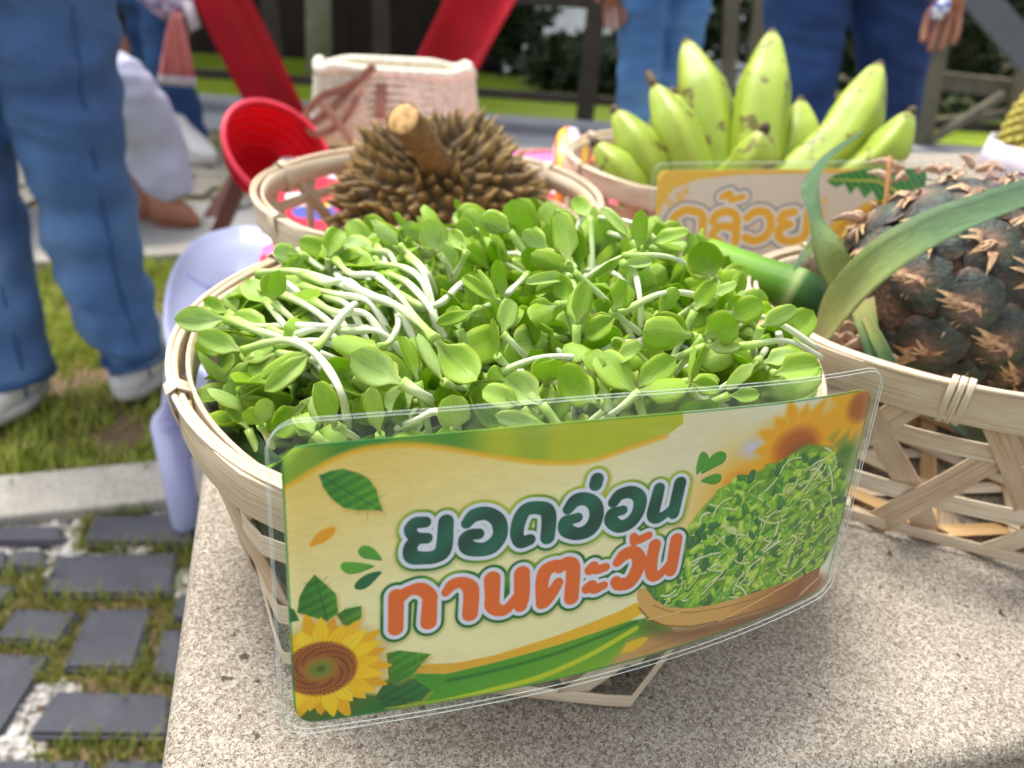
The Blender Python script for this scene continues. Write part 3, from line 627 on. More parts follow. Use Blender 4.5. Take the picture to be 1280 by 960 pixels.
    while cnt < 800:
        x, y = rn.uniform(cx.min(), cx.max()), rn.uniform(cy.min(), cy.max())
        if not inside(x, y): continue
        cnt += 1
        if rn.rand() < .24:
            a = rn.uniform(-1.1, -.1) if rn.rand() < .7 else rn.uniform(.2, 1.4); l = rn.uniform(4, 13); k = rn.uniform(-2.5, 2.5); ca, sa = math.cos(a), math.sin(a)
            P_ = [(x + ca * l * t - sa * k * 4 * t * (1 - t), y + sa * l * t + ca * k * 4 * t * (1 - t), .34) for t in (0, .25, .5, .75, 1)]
            if inside(P_[-1][0], P_[-1][1]):
                p.stroke([(q[0] + .3, q[1] + .35, .36) for q in P_], (52, 92, 30), 0, .3, .5); p.stroke(P_, [(222, 232, 170), (196, 218, 120), (236, 240, 204)][rn.randint(3)], 0, .15, .95)
        else:
            a = rn.uniform(0, 3.1); w = rn.uniform(1.3, 2.6); c = [(60, 128, 50), (112, 172, 50), (150, 198, 60), (190, 218, 90), (44, 104, 60), (134, 188, 60)][rn.randint(6)]
            dx, dy = math.cos(a) * w * .5, math.sin(a) * w * .5
            p.stroke([(x - dx, y - dy, w * .42), (x + dx, y + dy, w * .5)], c, 0, .2, .95); p.stroke([(x - dx * .4, y - dy - .2, w * .12), (x + dx, y + dy - .2, w * .16)], tuple(min(255, v + 46) for v in c), 0, .3, .6)
    tr = ART['tray']; p.poly(tr, lambda x, y: lerp3((222, 172, 100), (150, 92, 50), (x - 140) / 34 + (y - 60) / 60), .15)
    mid = [((tr[i][0] + tr[-1 - i][0]) / 2, (tr[i][1] + tr[-1 - i][1]) / 2 - .8, .14) for i in range(2, 10)]
    p.stroke(mid, (136, 84, 44), 0, .15, .8); p.stroke([(x, y - .1, .25) for x, y in tr[2:11]], (120, 72, 44), 0, .3, .8)
    for fx in (.22, .5, .78):
        i = int(2 + fx * 8); a, b = tr[i], tr[-1 - i]
        for o in (-.5, .1): p.stroke([(a[0] + o, a[1], .22), (b[0] + o + .3, b[1], .22)], (236, 196, 130), 0, .12)
    # top swoosh, leaves, drops
    p.poly(ART['topsw'], lambda x, y: lerp3((74, 140, 40), (190, 196, 44), np.abs(x - 24) / 40 - .1 + .25 * np.sin(x * .25)), .12)
    p.stroke(L('topline', .75), (240, 186, 46), 0, .5, .9)
    def leaf(k, c1, c2, tip, tail):
        q = ART[k]; p.poly([(x + .5, y + .9) for x, y in q], (206, 160, 70), 1.0, .6); x0, x1 = min(a[0] for a in q), max(a[0] for a in q)
        p.poly(q, lambda x, y: lerp3(c1, c2, (x - x0) / (x1 - x0) * .6 + .25 * np.sin(y * 2.2 + x) + .2), .08)
        (ax, ay), (bx2, by2) = tail, tip; p.stroke([(ax, ay, .16), (bx2, by2, .08)], tuple(int(v * .65) for v in c1), 0, .12, .8)
        for t in (.25, .42, .6, .75):
            mx, my = ax + (bx2 - ax) * t, ay + (by2 - ay) * t
            for sgn in (1, -1): p.stroke([(mx, my, .08), (mx + (bx2 - ax) * .16 - sgn * (by2 - ay) * .22, my + (by2 - ay) * .16 + sgn * (bx2 - ax) * .22, .04)], tuple(int(v * .75) for v in c1), 0, .12, .45)
    A_ = ART; leaf('leaf', (40, 116, 34), (104, 166, 42), A_['leaf'][7], A_['leaf'][0])
    p.poly(A_['oleaf_s'], (240, 166, 34), .25)
    for k in ('d1', 'd2', 'd3', 'e1', 'e2', 'e3'):
        p.poly([(x + .15, y + .2) for x, y in A_[k + '_s']], (24, 84, 46), .1); p.poly(A_[k + '_s'], (86, 160, 52) if k in ('d1', 'e1', 'e2', 'e3') else ((96, 170, 50) if k == 'd2' else (30, 104, 60)), .12)
    # sunflower, cut by the left edge
    leaf('sl1', (34, 104, 34), (84, 150, 40), A_['sl1'][3], A_['sl1'][7]); leaf('sl2', (48, 110, 36), (96, 156, 44), A_['sl2'][2], A_['sl2'][0]); p.poly(A_['sl0'], (36, 104, 36), .2)
    leaf('sl4', (20, 84, 44), (48, 120, 50), A_['sl4'][5], A_['sl4'][0]); leaf('sl3', (44, 122, 36), (104, 164, 40), A_['sl3'][3], A_['sl3'][7])
    p.poly([(0, 76), (6, 72), (22, 76), (26, 84), (0, 84)], (40, 110, 40), .6)
    sx, sy = 7.6, 65.3
    p.ell(sx + .6, sy + 1.2, 18.5, 15.5, (150, 96, 20), 2.4, .35)
    petals(sx, sy, 8.5, 19.5, 17, lambda k: [(238, 178, 16), (232, 166, 10), (244, 190, 24)][k % 3], .1, .12, .84, 1., 1.2)
    petals(sx, sy, 8.5, 17.6, 17, lambda k: [(252, 206, 26), (250, 198, 14), (254, 214, 48)][k % 3], .1, .31, .84, 1., 1.1)
    for k in range(60):
        a = k * 2.399; r = rn.uniform(10, 15); p.stroke([(sx + math.cos(a) * 8.8, sy + math.sin(a) * 7.4, .1), (sx + math.cos(a) * r, sy + math.sin(a) * r * .84, .04)], (214, 132, 14), 0, .15, .55)
    p.ell(sx, sy, 9.6, 8.3, (150, 78, 26), .5); p.ell(sx, sy, 7.2, 6.0, (128, 62, 26), .8); p.ell(sx, sy, 5.2, 4.3, (170, 112, 40), .9); p.ell(sx, sy, 3.2, 2.7, (120, 132, 40), .9); p.ell(sx, sy, 1.1, .9, (70, 90, 30), .5)
    for k in range(520):
        r = 9.6 * math.sqrt((k + .5) / 520); a = k * 2.39996
        if r < 4.9: continue
        p.ell(sx + math.cos(a) * r, sy + math.sin(a) * r * .86, .2, .18, (206, 128, 50) if k % 3 else (70, 32, 22), .1, .9)
    # thin green border
    m = np.minimum(np.minimum(X, 180 - X), np.minimum(Y, 82 - Y)); rg = np.clip(1 - np.abs(m - .35) / .42, 0, 1) * np.clip(np.abs((X - 60) / 60) + .25, 0, 1)
    p.over((34, 128, 74), rg * .9)
    # lettering
    G, O = [p.smooth(q) for q in ART['green']], [p.smooth(q) for q in ART['orange']]
    def two(x, y): return lerp3((164, 186, 40), (34, 108, 44), .5 + .55 * np.sin(x * .22 + y * .5) + (y - 34) / 22)
    for st in G + O: p.stroke([(x + .1, y + .5, r) for x, y, r in st], (120, 128, 60), 2.6, .7, .35)
    for st in O: p.stroke(st, two, 2.25)
    for st in G: p.stroke(st, lambda x, y: lerp3((176, 190, 44), (40, 112, 44), (y - 20) / 26 + .35 * np.sin(x * .2)), 2.2)
    for st in G + O: p.stroke(st, (232, 230, 246), 1.4)
    for st in O: p.stroke(st, (236, 112, 48), .18)
    for st in G: p.stroke(st, lambda x, y: lerp3((16, 72, 62), (24, 100, 80), .5 + .5 * np.sin(x * .35 + y * .4)), .18)
    p.a += (rn.rand(p.H, p.W, 1) - .5) * .02; p.a = (lambda a_: a_.mean(2, keepdims=True) + (a_ - a_.mean(2, keepdims=True)) * 1.06)(np.clip(p.a, 0, 1))
    return p.image('sprout_sign_print')

def print_mat(name, im, rough=.32):
    m = M(name, rough); t = m.n('ShaderNodeTexImage'); t.image = im; t.interpolation = 'Cubic'; c = m.n('ShaderNodeTexCoord'); m.l(c.outputs['UV'], t.inputs[0])
    m.color(t.outputs[0]); m.b.inputs['Coat Weight'].default_value = .25; m.b.inputs['Coat Roughness'].default_value = .22; m.b.inputs['Specular IOR Level'].default_value = .25
    m.bump(m.noise(m.coord('Object'), 90, 3), .0012, .5); return m.m
def laminate():
    m = M('laminate_film', .12); tr = m.n('ShaderNodeBsdfTransparent'); tr.inputs[0].default_value = (.985, .995, .99, 1)
    gl = m.n('ShaderNodeBsdfGlossy'); gl.inputs['Roughness'].default_value = .16; lw = m.n('ShaderNodeLayerWeight'); lw.inputs[0].default_value = .25; fr = m.n('ShaderNodeMath', operation='MULTIPLY_ADD'); m.l(lw.outputs['Facing'], fr.inputs[0]); bp_ = m.n('ShaderNodeBump'); bp_.inputs['Distance'].default_value = .004; m.l(m.noise(m.coord('Object'), 34, 3), bp_.inputs['Height']); m.l(bp_.outputs[0], gl.inputs['Normal']); fr.inputs[1].default_value = .12; fr.inputs[2].default_value = .006
    df = m.n('ShaderNodeBsdfDiffuse'); df.inputs[0].default_value = (.85, .9, .88, 1)
    a = m.n('ShaderNodeMixShader'); m.l(fr.outputs[0], a.inputs[0]); m.l(tr.outputs[0], a.inputs[1]); m.l(gl.outputs[0], a.inputs[2])
    b = m.n('ShaderNodeMixShader'); b.inputs[0].default_value = .016; m.l(a.outputs[0], b.inputs[1]); m.l(df.outputs[0], b.inputs[2])
    m.l(b.outputs[0], m.t.nodes['Material Output'].inputs[0]); return m.m
LAM = laminate()
LAMRIM = plain('laminate_edge', (.8, .86, .84, 1), .2, .02).m
def rrect_grid(W, H, r, nu, nv, x0=0, y0=0):
    """grid over a rounded rectangle in mm"""
    V = []; F = []
    for j in range(nv + 1):
        y = H * (.5 - .5 * math.cos(math.pi * j / nv)); ins = 0
        if y < r: ins = r - math.sqrt(max(0, r * r - (r - y) ** 2))
        if y > H - r: ins = r - math.sqrt(max(0, r * r - (y - H + r) ** 2))
        for i in range(nu + 1): V.append((x0 + ins + (W - 2 * ins) * i / nu, y0 + y))
    for j in range(nv):
        for i in range(nu): F.append((j * (nu + 1) + i, (j + 1) * (nu + 1) + i, (j + 1) * (nu + 1) + i + 1, j * (nu + 1) + i + 1))
    return V, F
def sheet_solid(P2, F, fn, off0, off1, nu, nv):
    """two skins + rim wall"""
    m = len(P2); V = [fn(x, y, off1) for x, y in P2] + [fn(x, y, off0) for x, y in P2]
    G = [tuple(f) for f in F] + [tuple(reversed([i + m for i in f])) for f in F]
    loop = [i for i in range(nu + 1)] + [j * (nu + 1) + nu for j in range(1, nv + 1)] + [nv * (nu + 1) + i for i in range(nu - 1, -1, -1)] + [j * (nu + 1) for j in range(nv - 1, 0, -1)]
    W = [(loop[k], loop[(k + 1) % len(loop)], loop[(k + 1) % len(loop)] + m, loop[k] + m) for k in range(len(loop))]
    return V, G, W, loop
def make_sign(root, fn, W, H, rad, image, marg, name_print='print'):
    nu, nv = 48, 24
    P2, F = rrect_grid(W, H, rad, nu, nv); uv = [(x / W, 1 - y / H) for x, y in P2]
    V, G, Wl, _ = sheet_solid(P2, F, fn, -.0001, .00012, nu, nv)
    me = mesh('print', V, G + Wl, True, uv + uv); link('print', me, root, print_mat('printed_sheet', image))
    l, t, r, b = marg
    P2, F = rrect_grid(W + l + r, H + t + b, rad + 1.5, nu, nv, -l, -t)
    for k, (o0, sh) in enumerate(((.00035, 0), (-.0009, .5))):
        Q = [(x + sh, y - sh) for x, y in P2]
        V, G, Wl, loop = sheet_solid(Q, F, fn, o0 - .0001, o0 + .0001, nu, nv)
        me = mesh('laminate_film', V, G, True); f_ = link('laminate_film', me, root, LAM)
        rim = [Vector(V[i]) for i in loop]; rim.append(rim[0].copy())
        rg = tube(rim, .00009, 5, cap=False); obj('film_edge', rg, LAMRIM, f_)
tx, ty = [-0.00754, 0.00808, 0.1679, -0.05667], [0.02206, -0.02213, 0.05382, 0.15635]
bx2, by2 = [-0.00736, -0.0013, 0.17728, -0.05337], [0.0101, 0.0148, 0.0432, 0.13481]
def sign_fn(x, y, off):
    u, v = x / 180, y / 82
    f = lambda u, v: Vector((np.polyval(tx, u) * (1 - v) + np.polyval(bx2, u) * v, np.polyval(ty, u) * (1 - v) + np.polyval(by2, u) * v, CAM_Z - .113 - .078 * v))
    p = f(u, v); n = (f(u + .01, v) - f(u - .01, v)).cross(f(u, v - .01) - f(u, v + .01)).normalized()
    if n.y > 0: n = -n
    bow = .0012 * math.sin(u * 9.0) * (1 - v) * .6
    return p + n * (off + bow)
im = paint_sprout_sign()
sg = thing('laminated_sign', 'large laminated sign with green and orange Thai lettering and a sunflower on the front basket', 'sign', sign_fn(90, 82, 0))
make_sign(sg, sign_fn, 180, 82, 6, im, (3.6, 6.2, 3.4, 3.2))

# ================================================================== BASKETS
def basket(label, c, Rr, Rb, H, nd, phi0, nbind, closed_base=True, rings=(.3, .66), off=0., group='pale bamboo baskets on the bench', rimh=.0175, slant=.05, hexa=R(-64), sx=1.0):
    t = thing('bamboo_basket', label, 'basket', (c[0], c[1], BENCH), group); C0 = Vector((c[0], c[1], BENCH))
    def rz(z, phi=0.):
        h = min(max(z / H, 0), 1); k = ((phi - hexa) % (math.pi / 3)) - math.pi / 6; hx = math.cos(math.pi / 6) / math.cos(k)
        rb = Rb * (hx * (1 - h) ** .8 + (1 - (1 - h) ** .8)) if h < 1 else Rb
        return rb + (Rr - Rb) * (1 - (1 - h) ** 1.7)
    def P(phi, z, o=0.): r = rz(z, phi) + o; return C0 + Vector((r * math.cos(phi) * sx, r * math.sin(phi), z))
    rnd = random.Random(int(c[0] * 1000))
    n = 96; circ = [2 * math.pi * k / n for k in range(n)]
    nr = [Vector((math.cos(a), math.sin(a), 0)) for a in circ]
    zc = H - rimh / 2 - .001
    for o, w, m, z in ((.0028, rimh, BAM, zc), (-.0034, rimh * .9, BAM, zc + .0008)):
        wob = [Vector((0, 0, .0006 * math.sin(3 * a + o * 900))) for a in circ]
        obj('rim_band', ribbon([P(a, z, o) + w_ for a, w_ in zip(circ, wob)], nr, w, .0016, True), m, t)
    for o, z in ((.0012, H + .0002), (-.0012, H - .0004)):
        obj('rim_cane', tube([P(a, z + .0005 * math.sin(5 * a + o * 3000), o) for a in circ + [0]], .0013, 7, cap=False), BAM, t)
    for k in range(nbind):
        a = phi0 + 2 * math.pi * k / nbind; hw = .0042
        for q in (-1, 0, 1):
            aa = a + q * .0027 / Rr; path = []; nn = []
            for (dr, dz) in ((.0045, -.001), (.0047, .6 * rimh), (.0035, 1.04 * rimh + .0016), (0, 1.12 * rimh + .0024), (-.0045, 1.04 * rimh + .0008), (-.0056, .5 * rimh), (-.005, -.001), (0, -.0022)):
                path.append(P(aa + (dz - .01) * .08 / Rr * .2, zc - rimh / 2 + dz, dr)); nn.append(Vector((math.cos(a) * (dr + 1e-4), math.sin(a) * (dr + 1e-4), dz - rimh / 2)))
            obj('rim_binding', ribbon(path, nn, .0027, .0008, True), BAM, t)
    zt, z1, z2 = H - rimh * .7, rings[1] * H, rings[0] * H
    zs = np.linspace(zt, .003, 12)
    for s in (1, -1):
        for k in range(nd):
            a0 = 2 * math.pi * (k + off + (.5 if s < 0 else 0)) / nd; da = rnd.uniform(-.012, .012); path = []; nn = []
            for z in zs:
                a = a0 + da + s * slant / Rr * ((zt - z) / zt)
                w = .0018 * math.cos(math.pi * (z - z1) / (z1 - z2)) if z2 < z < z1 else (.0018 if z >= z1 else -.0018)
                path.append(P(a, z, s * w * 1.0 + (-.0007 if s > 0 else .0007))); nn.append(Vector((math.cos(a), math.sin(a), 0)))
            # fold under the base
            af = a0 + da + s * slant / Rr * 1.12; rq = rz(0, af); path.append(C0 + Vector((sx * math.cos(af) * (rq - .006), math.sin(af) * (rq - .006), .0012 + (.0012 if s > 0 else 0)))); nn.append(Vector((math.cos(af) * .3, math.sin(af) * .3, -1)))
            af += s * .03; path.append(C0 + Vector((sx * math.cos(af) * (rq - .025), math.sin(af) * (rq - .025), .0016 + (.0012 if s > 0 else 0)))); nn.append(Vector((0, 0, -1)))
            obj('strip', ribbon(path, nn, .0112 * (1.12 if sx > 1 else 1) + rnd.uniform(-.0008, .0008), .0007), (BAM2, BAM, BAM2)[k % 3] if s > 0 else (BAM, BAM2)[k % 2], t)
    for z in (z1, z2):
        obj('strip', ribbon([P(a, z + .0008 * math.sin(4 * a), 0) for a in circ], nr, .0092, .0007, True), BAM, t)
    obj('strip', ribbon([P(a, .006, .0032) for a in circ], nr, .0062, .0007, True), BAM, t)
    # woven base
    for q in range(3):
        th = q * math.pi / 3 + .2; dx = Vector((math.cos(th), math.sin(th), 0)); dy = Vector((-math.sin(th), math.cos(th), 0)); m = int(Rb / .034)
        for i in range(-m, m + 1):
            h = math.sqrt(max(0, (Rb * .88) ** 2 - (i * .034) ** 2))
            if h < .02: continue
            pts = [C0 + Vector((sx * (dy * (i * .034) + dx * (h * f)).x, (dy * (i * .034) + dx * (h * f)).y, .0045 + .0012 * q)) for f in (-1, -.5, 0, .5, 1)]
            obj('base_strip', ribbon(pts, [Vector((0, 0, 1))] * 5, .0088, .0007), (BAM, BAM3, BAM)[(i + q) % 3], t)
    return t, P, rz
RIMH = .101
BC = Vector((-.0065, .319, BENCH)); BR = .1405
b = on_z(225, 487, BENCH + RIMH) - BC; ph = math.atan2(b.y, b.x)
basket('large pale bamboo basket in front, heaped with sprouts behind the sign', BC, BR, .133, RIMH, 15, ph, 6, off=.25)
PC = Vector((.252, .388, BENCH)); PR = .0985
b = on_z(1203, 478, BENCH + .099) - PC; ph = math.atan2(b.y, b.x / 1.3)
basket('pale bamboo basket at the right holding the pineapple', PC, PR, .091, .099, 13, ph, 6, off=.1, hexa=R(-85), sx=1.3)
DC = Vector((-.073, .588, BENCH)); DR = .131
b = on_z(350, 270, BENCH + .086) - DC; ph = math.atan2(b.y, b.x)
basket('pale bamboo basket behind the sprouts holding the brown durian', DC, DR, .112, .086, 17, ph, 6)
NC = Vector((.165, .752, BENCH)); NR = .128
basket('pale bamboo basket at the back holding the green bananas', NC, NR, .11, .084, 17, .4, 6)
# dark leaf lining inside the front basket
lv = []
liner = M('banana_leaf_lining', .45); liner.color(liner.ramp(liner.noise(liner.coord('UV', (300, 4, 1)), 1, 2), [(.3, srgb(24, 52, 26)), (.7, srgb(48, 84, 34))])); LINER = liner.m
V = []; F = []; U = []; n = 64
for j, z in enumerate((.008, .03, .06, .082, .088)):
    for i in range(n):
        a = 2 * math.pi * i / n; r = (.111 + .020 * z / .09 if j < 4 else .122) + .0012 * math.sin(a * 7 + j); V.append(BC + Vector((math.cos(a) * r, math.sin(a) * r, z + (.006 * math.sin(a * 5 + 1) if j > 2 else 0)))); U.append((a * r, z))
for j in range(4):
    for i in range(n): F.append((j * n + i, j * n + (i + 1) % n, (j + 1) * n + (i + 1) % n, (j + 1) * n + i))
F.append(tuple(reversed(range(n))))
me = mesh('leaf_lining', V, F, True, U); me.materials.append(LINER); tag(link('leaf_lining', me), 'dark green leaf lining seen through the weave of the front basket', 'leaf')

# ================================================================== SUNFLOWER SPROUTS
def leafmat():
    m = M('seed_leaf', .3); c = m.n('ShaderNodeTexCoord'); sep = m.n('ShaderNodeSeparateXYZ'); m.l(c.outputs['UV'], sep.inputs[0])
    r = m.rand()
    base = m.ramp(r, [(0, srgb(144, 186, 38)), (.35, srgb(168, 208, 62)), (.7, srgb(184, 218, 98)), (1, srgb(200, 226, 150))])
    along = m.ramp(sep.outputs[0], [(.0, srgb(222, 236, 176)), (.16, srgb(186, 214, 116)), (.34, (1, 1, 1, 1))])
    fac = m.ramp(sep.outputs[0], [(.02, (1, 1, 1, 1)), (.34, (0, 0, 0, 1))]); col = m.mix(fac, base, srgb(204, 224, 140))
    f = m.noise(m.coord('Object'), 160, 4, .6); col = m.mix(m.ramp(f, [(.45, (0, 0, 0, 1)), (.8, (.35, .35, .35, 1))]), col, srgb(170, 190, 60))
    vein = m.n('ShaderNodeMath', operation='ABSOLUTE'); m.l(sep.outputs[1], vein.inputs[0])
    col = m.mix(m.ramp(vein.outputs[0], [(.0, (.3, .3, .3, 1)), (.09, (0, 0, 0, 1))]), col, srgb(176, 210, 110))
    vn = m.noise(m.coord('UV', (2, 9, 1)), 1.6, 2); col = m.mix(m.ramp(vn, [(.36, (.26, .26, .26, 1)), (.5, (0, 0, 0, 1))]), col, srgb(120, 168, 40))
    ed = m.ramp(vein.outputs[0], [(.80, (0, 0, 0, 1)), (.97, (.6, .6, .6, 1))]); col = m.mix(ed, col, srgb(206, 216, 60))
    sp = m.noise(m.coord('Object'), 420, 1); col = m.mix(m.ramp(sp, [(.80, (0, 0, 0, 1)), (.84, (.5, .5, .5, 1))]), col, srgb(120, 96, 30))
    m.color(col); m.b.inputs['Specular IOR Level'].default_value = .5
    m.bump(m.noise(m.coord('UV', (3, 14, 1)), 1.5, 3), .0007, .5)
    m.translucent(.46, m.mix(1, col, (1.0, 1.0, .45, 1), 'MULTIPLY')); return m.m
LEAF = leafmat()
def stemmat():
    m = M('sprout_stem', .3); c = m.n('ShaderNodeTexCoord'); sep = m.n('ShaderNodeSeparateXYZ'); m.l(c.outputs['UV'], sep.inputs[0])
    col = m.ramp(sep.outputs[0], [(0, srgb(226, 230, 206)), (.45, srgb(230, 236, 208)), (.8, srgb(196, 218, 140)), (1, srgb(164, 200, 86))])
    m.color(col); m.b.inputs['Subsurface Weight'].default_value = .25; m.b.inputs['Subsurface Radius'].default_value = (.003, .003, .0015); m.b.inputs['Specular IOR Level'].default_value = .5; m.translucent(.15, col); return m.m
STEM = stemmat()
def leaf_geo(Lr, Wr, curl, cup, twist=0., nt=12, ns=6, wavy=0.):
    """seed leaf from the origin along +Y, face +Z; unit length"""
    V = []; U = []; F = []; y = 0; z = 0; ang = -curl * .35
    pts = []
    for i in range(nt + 1):
        t = i / nt; pts.append((y, z, ang)); st = Lr / nt; ang += curl / nt; y += math.cos(ang) * st; z += math.sin(ang) * st
    def wd(t):
        pet = .13 + .05 * t; body = math.sqrt(max(0, 1 - ((t - .60) / .402) ** 2)) if t > .2 else 0
        k = min(max((t - .10) / .28, 0), 1); k = k * k * (3 - 2 * k)
        if t > .6: return .5 * math.sqrt(max(0, 1 - ((t - .60) / .4) ** 2)) ** .9
        return .5 * (pet * 2 * (1 - k) * .8 + k * (1 - .22 * ((.6 - t) / .6) ** 2))
    for side in (1, -1):
        for i in range(nt + 1):
            t = i / nt; w = wd(t) * Wr; (py, pz, a) = pts[i]; tw = twist * t
            for j in range(ns + 1):
                s = -1 + 2 * j / ns; th = .036 * Lr * (1 - s ** 4 * .93) * (1 - .85 * t ** 6) * side * .5
                dz = cup * w * s * s * 1.4 - cup * w * .5 * math.exp(-(s * 6) ** 2) + wavy * w * math.sin(t * 9 + s * 2) * s * s + th
                x = s * w; X = x * math.cos(tw) - dz * math.sin(tw); Z = x * math.sin(tw) + dz * math.cos(tw)
                V.append((X, py - math.sin(a) * Z, pz + math.cos(a) * Z)); U.append((t, s))
    m = (nt + 1) * (ns + 1)
    for i in range(nt):
        for j in range(ns):
            q = i * (ns + 1) + j; f = (q, q + 1, q + ns + 2, q + ns + 1); F.append(f); F.append(tuple(m + k for k in reversed(f)))
        for j in (0, ns):
            q = i * (ns + 1) + j; f = (q, q + ns + 1, q + ns + 1 + m, q + m); F.append(f if j == 0 else tuple(reversed(f)))
    for j in range(ns):
        q = j; F.append((q + 1, q, q + m, q + 1 + m)); q = nt * (ns + 1) + j; F.append((q, q + 1, q + 1 + m, q + m))
    return V, F, U
LEAVES = []
for k in range(12):
    g_ = leaf_geo(1, .50 + .05 * (k % 4), (-.45, .3, .75, -.15, 1.05, .5)[k % 6], (.26, -.16, .34, .12)[k % 4], (-.3, 0, .25)[k % 3], wavy=.05 * (k % 3))
    me = mesh('seed_leaf', *g_[:2], True, g_[2]); me.materials.append(LEAF); LEAVES.append(me)
GRP = 'sunflower sprouts heaped in the front basket'
def basis(ydir_, zhint):
    y = Vector(ydir_).normalized(); z = Vector(zhint); z = (z - y * z.dot(y)); z = z.normalized() if z.length > 1e-5 else y.orthogonal().normalized(); x = y.cross(z)
    return Matrix((x, y, z)).transposed()
def put_leaf(root, p0, p1, nrm, width, rnd, stemo=None):
    v = Vector(p1) - Vector(p0); L = v.length; k = rnd.randrange(12); me = LEAVES[k]; o = link('seed_leaf', me, root)
    Mx = basis(v, nrm); wr = width / (.50 + .05 * (k % 4)); S = Matrix.Diagonal((wr, L * 1.03, (wr + L) / 2))
    M4 = (Mx @ S).to_4x4(); M4.translation = Vector(p0) - _wloc(root); o.matrix_local = M4; return o
def sprout(stem, leaves, rnd, label=None, group=GRP, r=.0013):
    """stem: points base -> head; leaves: (tip, normal, width) from the head"""
    base = Vector(stem[0]); t = thing('sunflower_sprout', label or 'sunflower sprout with smooth green seed leaves in the heap filling the front basket', 'sprout', base, group)
    P = spline(stem, max(8, 5 * len(stem))); n = len(P)
    V, F, U = tube(P, [(r * (1.0 + .12 * math.sin(i * .7)) * (1 if i < n - 3 else 1 + .16 * (i - n + 4))) for i in range(n)], 8)
    U = [(i // 8 / (n - 1), 0) for i in range(n * 8)] + [(0, 0), (1, 0)]
    obj('stem', (V, F, U), STEM, t)
    head = Vector(stem[-1])
    for tip, nrm, w in leaves: put_leaf(t, head, tip, nrm, w, rnd)
    return t
def dome(x, y):
    X, Y = (x - BC.x) / BR, (y - BC.y) / BR; rho = min(1.25, math.hypot(X, Y))
    return BENCH + RIMH + .026 * (1 - rho ** 3) + .013 * X + .006 * Y + .002
def heap_pt(px, py, lift=0.):
    d = ray(px, py); s = .12; prev = None
    while s < .8:
        p = ORG + d * s
        if p.z < dome(p.x, p.y) + lift and (p.x - BC.x) ** 2 + (p.y - BC.y) ** 2 < (BR * 1.2) ** 2: return p, s
        s += .0015
    p = on_z(px, py, BENCH + RIMH + lift); return p, (p - ORG).length / d.length
rnd = random.Random(11)
A = lambda x, y: (200 + x / 2.909, 240 + y / 2.909)
B = lambda x, y: (600 + x / 2.909, 230 + y / 2.909)
VIEW = -ray(640, 480).normalized()
def hero(conv, tip, base, w, stem=(), lift=.004, second=0, label=None, tilt=None, sr=.0013, L2=.8):
    lift = lift + (.006 if lift > 0 else 0)
    bp, s = heap_pt(*conv(*base), lift); tp = ORG + ray(*conv(*tip)) * (s * (1 + (tilt if tilt is not None else rnd.uniform(-.045, .03))))
    wm = w / 2.909 / FPX * s * 1.12
    for q_ in (bp, tp):
        v_ = Vector((q_.x - BC.x, q_.y - BC.y)); 
        if q_.z < BENCH + RIMH + .006 and v_.length > BR - .016: q_.x, q_.y = BC.x + v_.x * (BR - .016) / v_.length, BC.y + v_.y * (BR - .016) / v_.length
    view = (ORG - (bp + tp) / 2).normalized(); side = (tp - bp).normalized().cross(view)
    nrm = view + side * rnd.uniform(-.55, .55) + Vector((0, 0, rnd.uniform(.1, .7)))
    pts = []
    for i, q in enumerate(stem):
        x, y, *l = q; lf = l[0] + .003 if l else lift; lf = min(lf, -.004) if i == 0 else lf; pts.append(heap_pt(*conv(x, y), lf)[0])
    if not pts:
        d = (bp - tp).normalized(); d = (d + Vector((rnd.uniform(-.4, .4), rnd.uniform(-.2, .4), -.5))).normalized()
        pts = [bp + d * .045 + Vector((0, .01, -.02)), bp + d * .022 + Vector((0, .003, -.004))]
    lv = [(tp, nrm, wm)]
    if second:
        v = tp - bp; ax = view.normalized(); q = Matrix.Rotation(second, 3, ax) @ v; q = q * L2 + ray(*conv(*base)).normalized() * (.12 * v.length)
        lv.append((bp + q, nrm + side * rnd.uniform(-.5, .5), wm * .9))
    else:
        v = tp - bp; q = v * .85 - view * (.45 * v.length) + side * (v.length * rnd.uniform(-.3, .3)); lv.append((bp + q, -nrm + side * .5, wm * .9))
    sprout(pts + [bp], lv, rnd, label, GRP, sr * .92)
H = hero
# long arching ones first, each told apart in the photograph
H(A, (135, 525), (300, 577), 78, [(685, 862, .006), (664, 745, .012), (612, 645, .016), (545, 572, .017), (465, 540, .016), (385, 550, .013)], .010, 0, 'sprout with a long white stem arching from the left rim down to the sign', sr=.0016)
H(A, (48, 478), (245, 462), 88, [(700, 640, -.002), (600, 592, .002), (520, 563, .005), (430, 527, .010), (340, 500, .013)], .012, 0, 'sprout whose pale green leaf overhangs the left rim of the front basket', sr=.0016)
H(A, (80, 618), (170, 512), 84, [(420, 500, .002), (300, 490, .004)], .008, 0, 'sprout with a dark folded leaf hanging over the left rim above the rim binding')
H(A, (1150, 702), (1003, 540), 132, [(612, 252, .010), (660, 320, .010), (760, 372, .011), (862, 415, .012), (945, 478, .013)], .013, 0, 'sprout with a long white stem and a large drooping leaf mid heap', sr=.0017)
H(A, (1085, 660), (985, 530), 60, [(660, 292, .008), (760, 300, .009), (850, 355, .010), (925, 450, .010)], .010, 0)
H(A, (375, 735), (560, 575), 66, [(745, 395, .012), (690, 420, .014), (640, 480, .014), (600, 530, .013)], .012, 0, 'sprout with a narrow dark leaf pointing down left across the heap', sr=.0016)
H(A, (690, 600), (880, 695), 125, [(1012, 772, .010), (950, 735, .010)], .011, 0, 'sprout with a broad yellow green leaf lying above the middle of the sign edge', sr=.002)
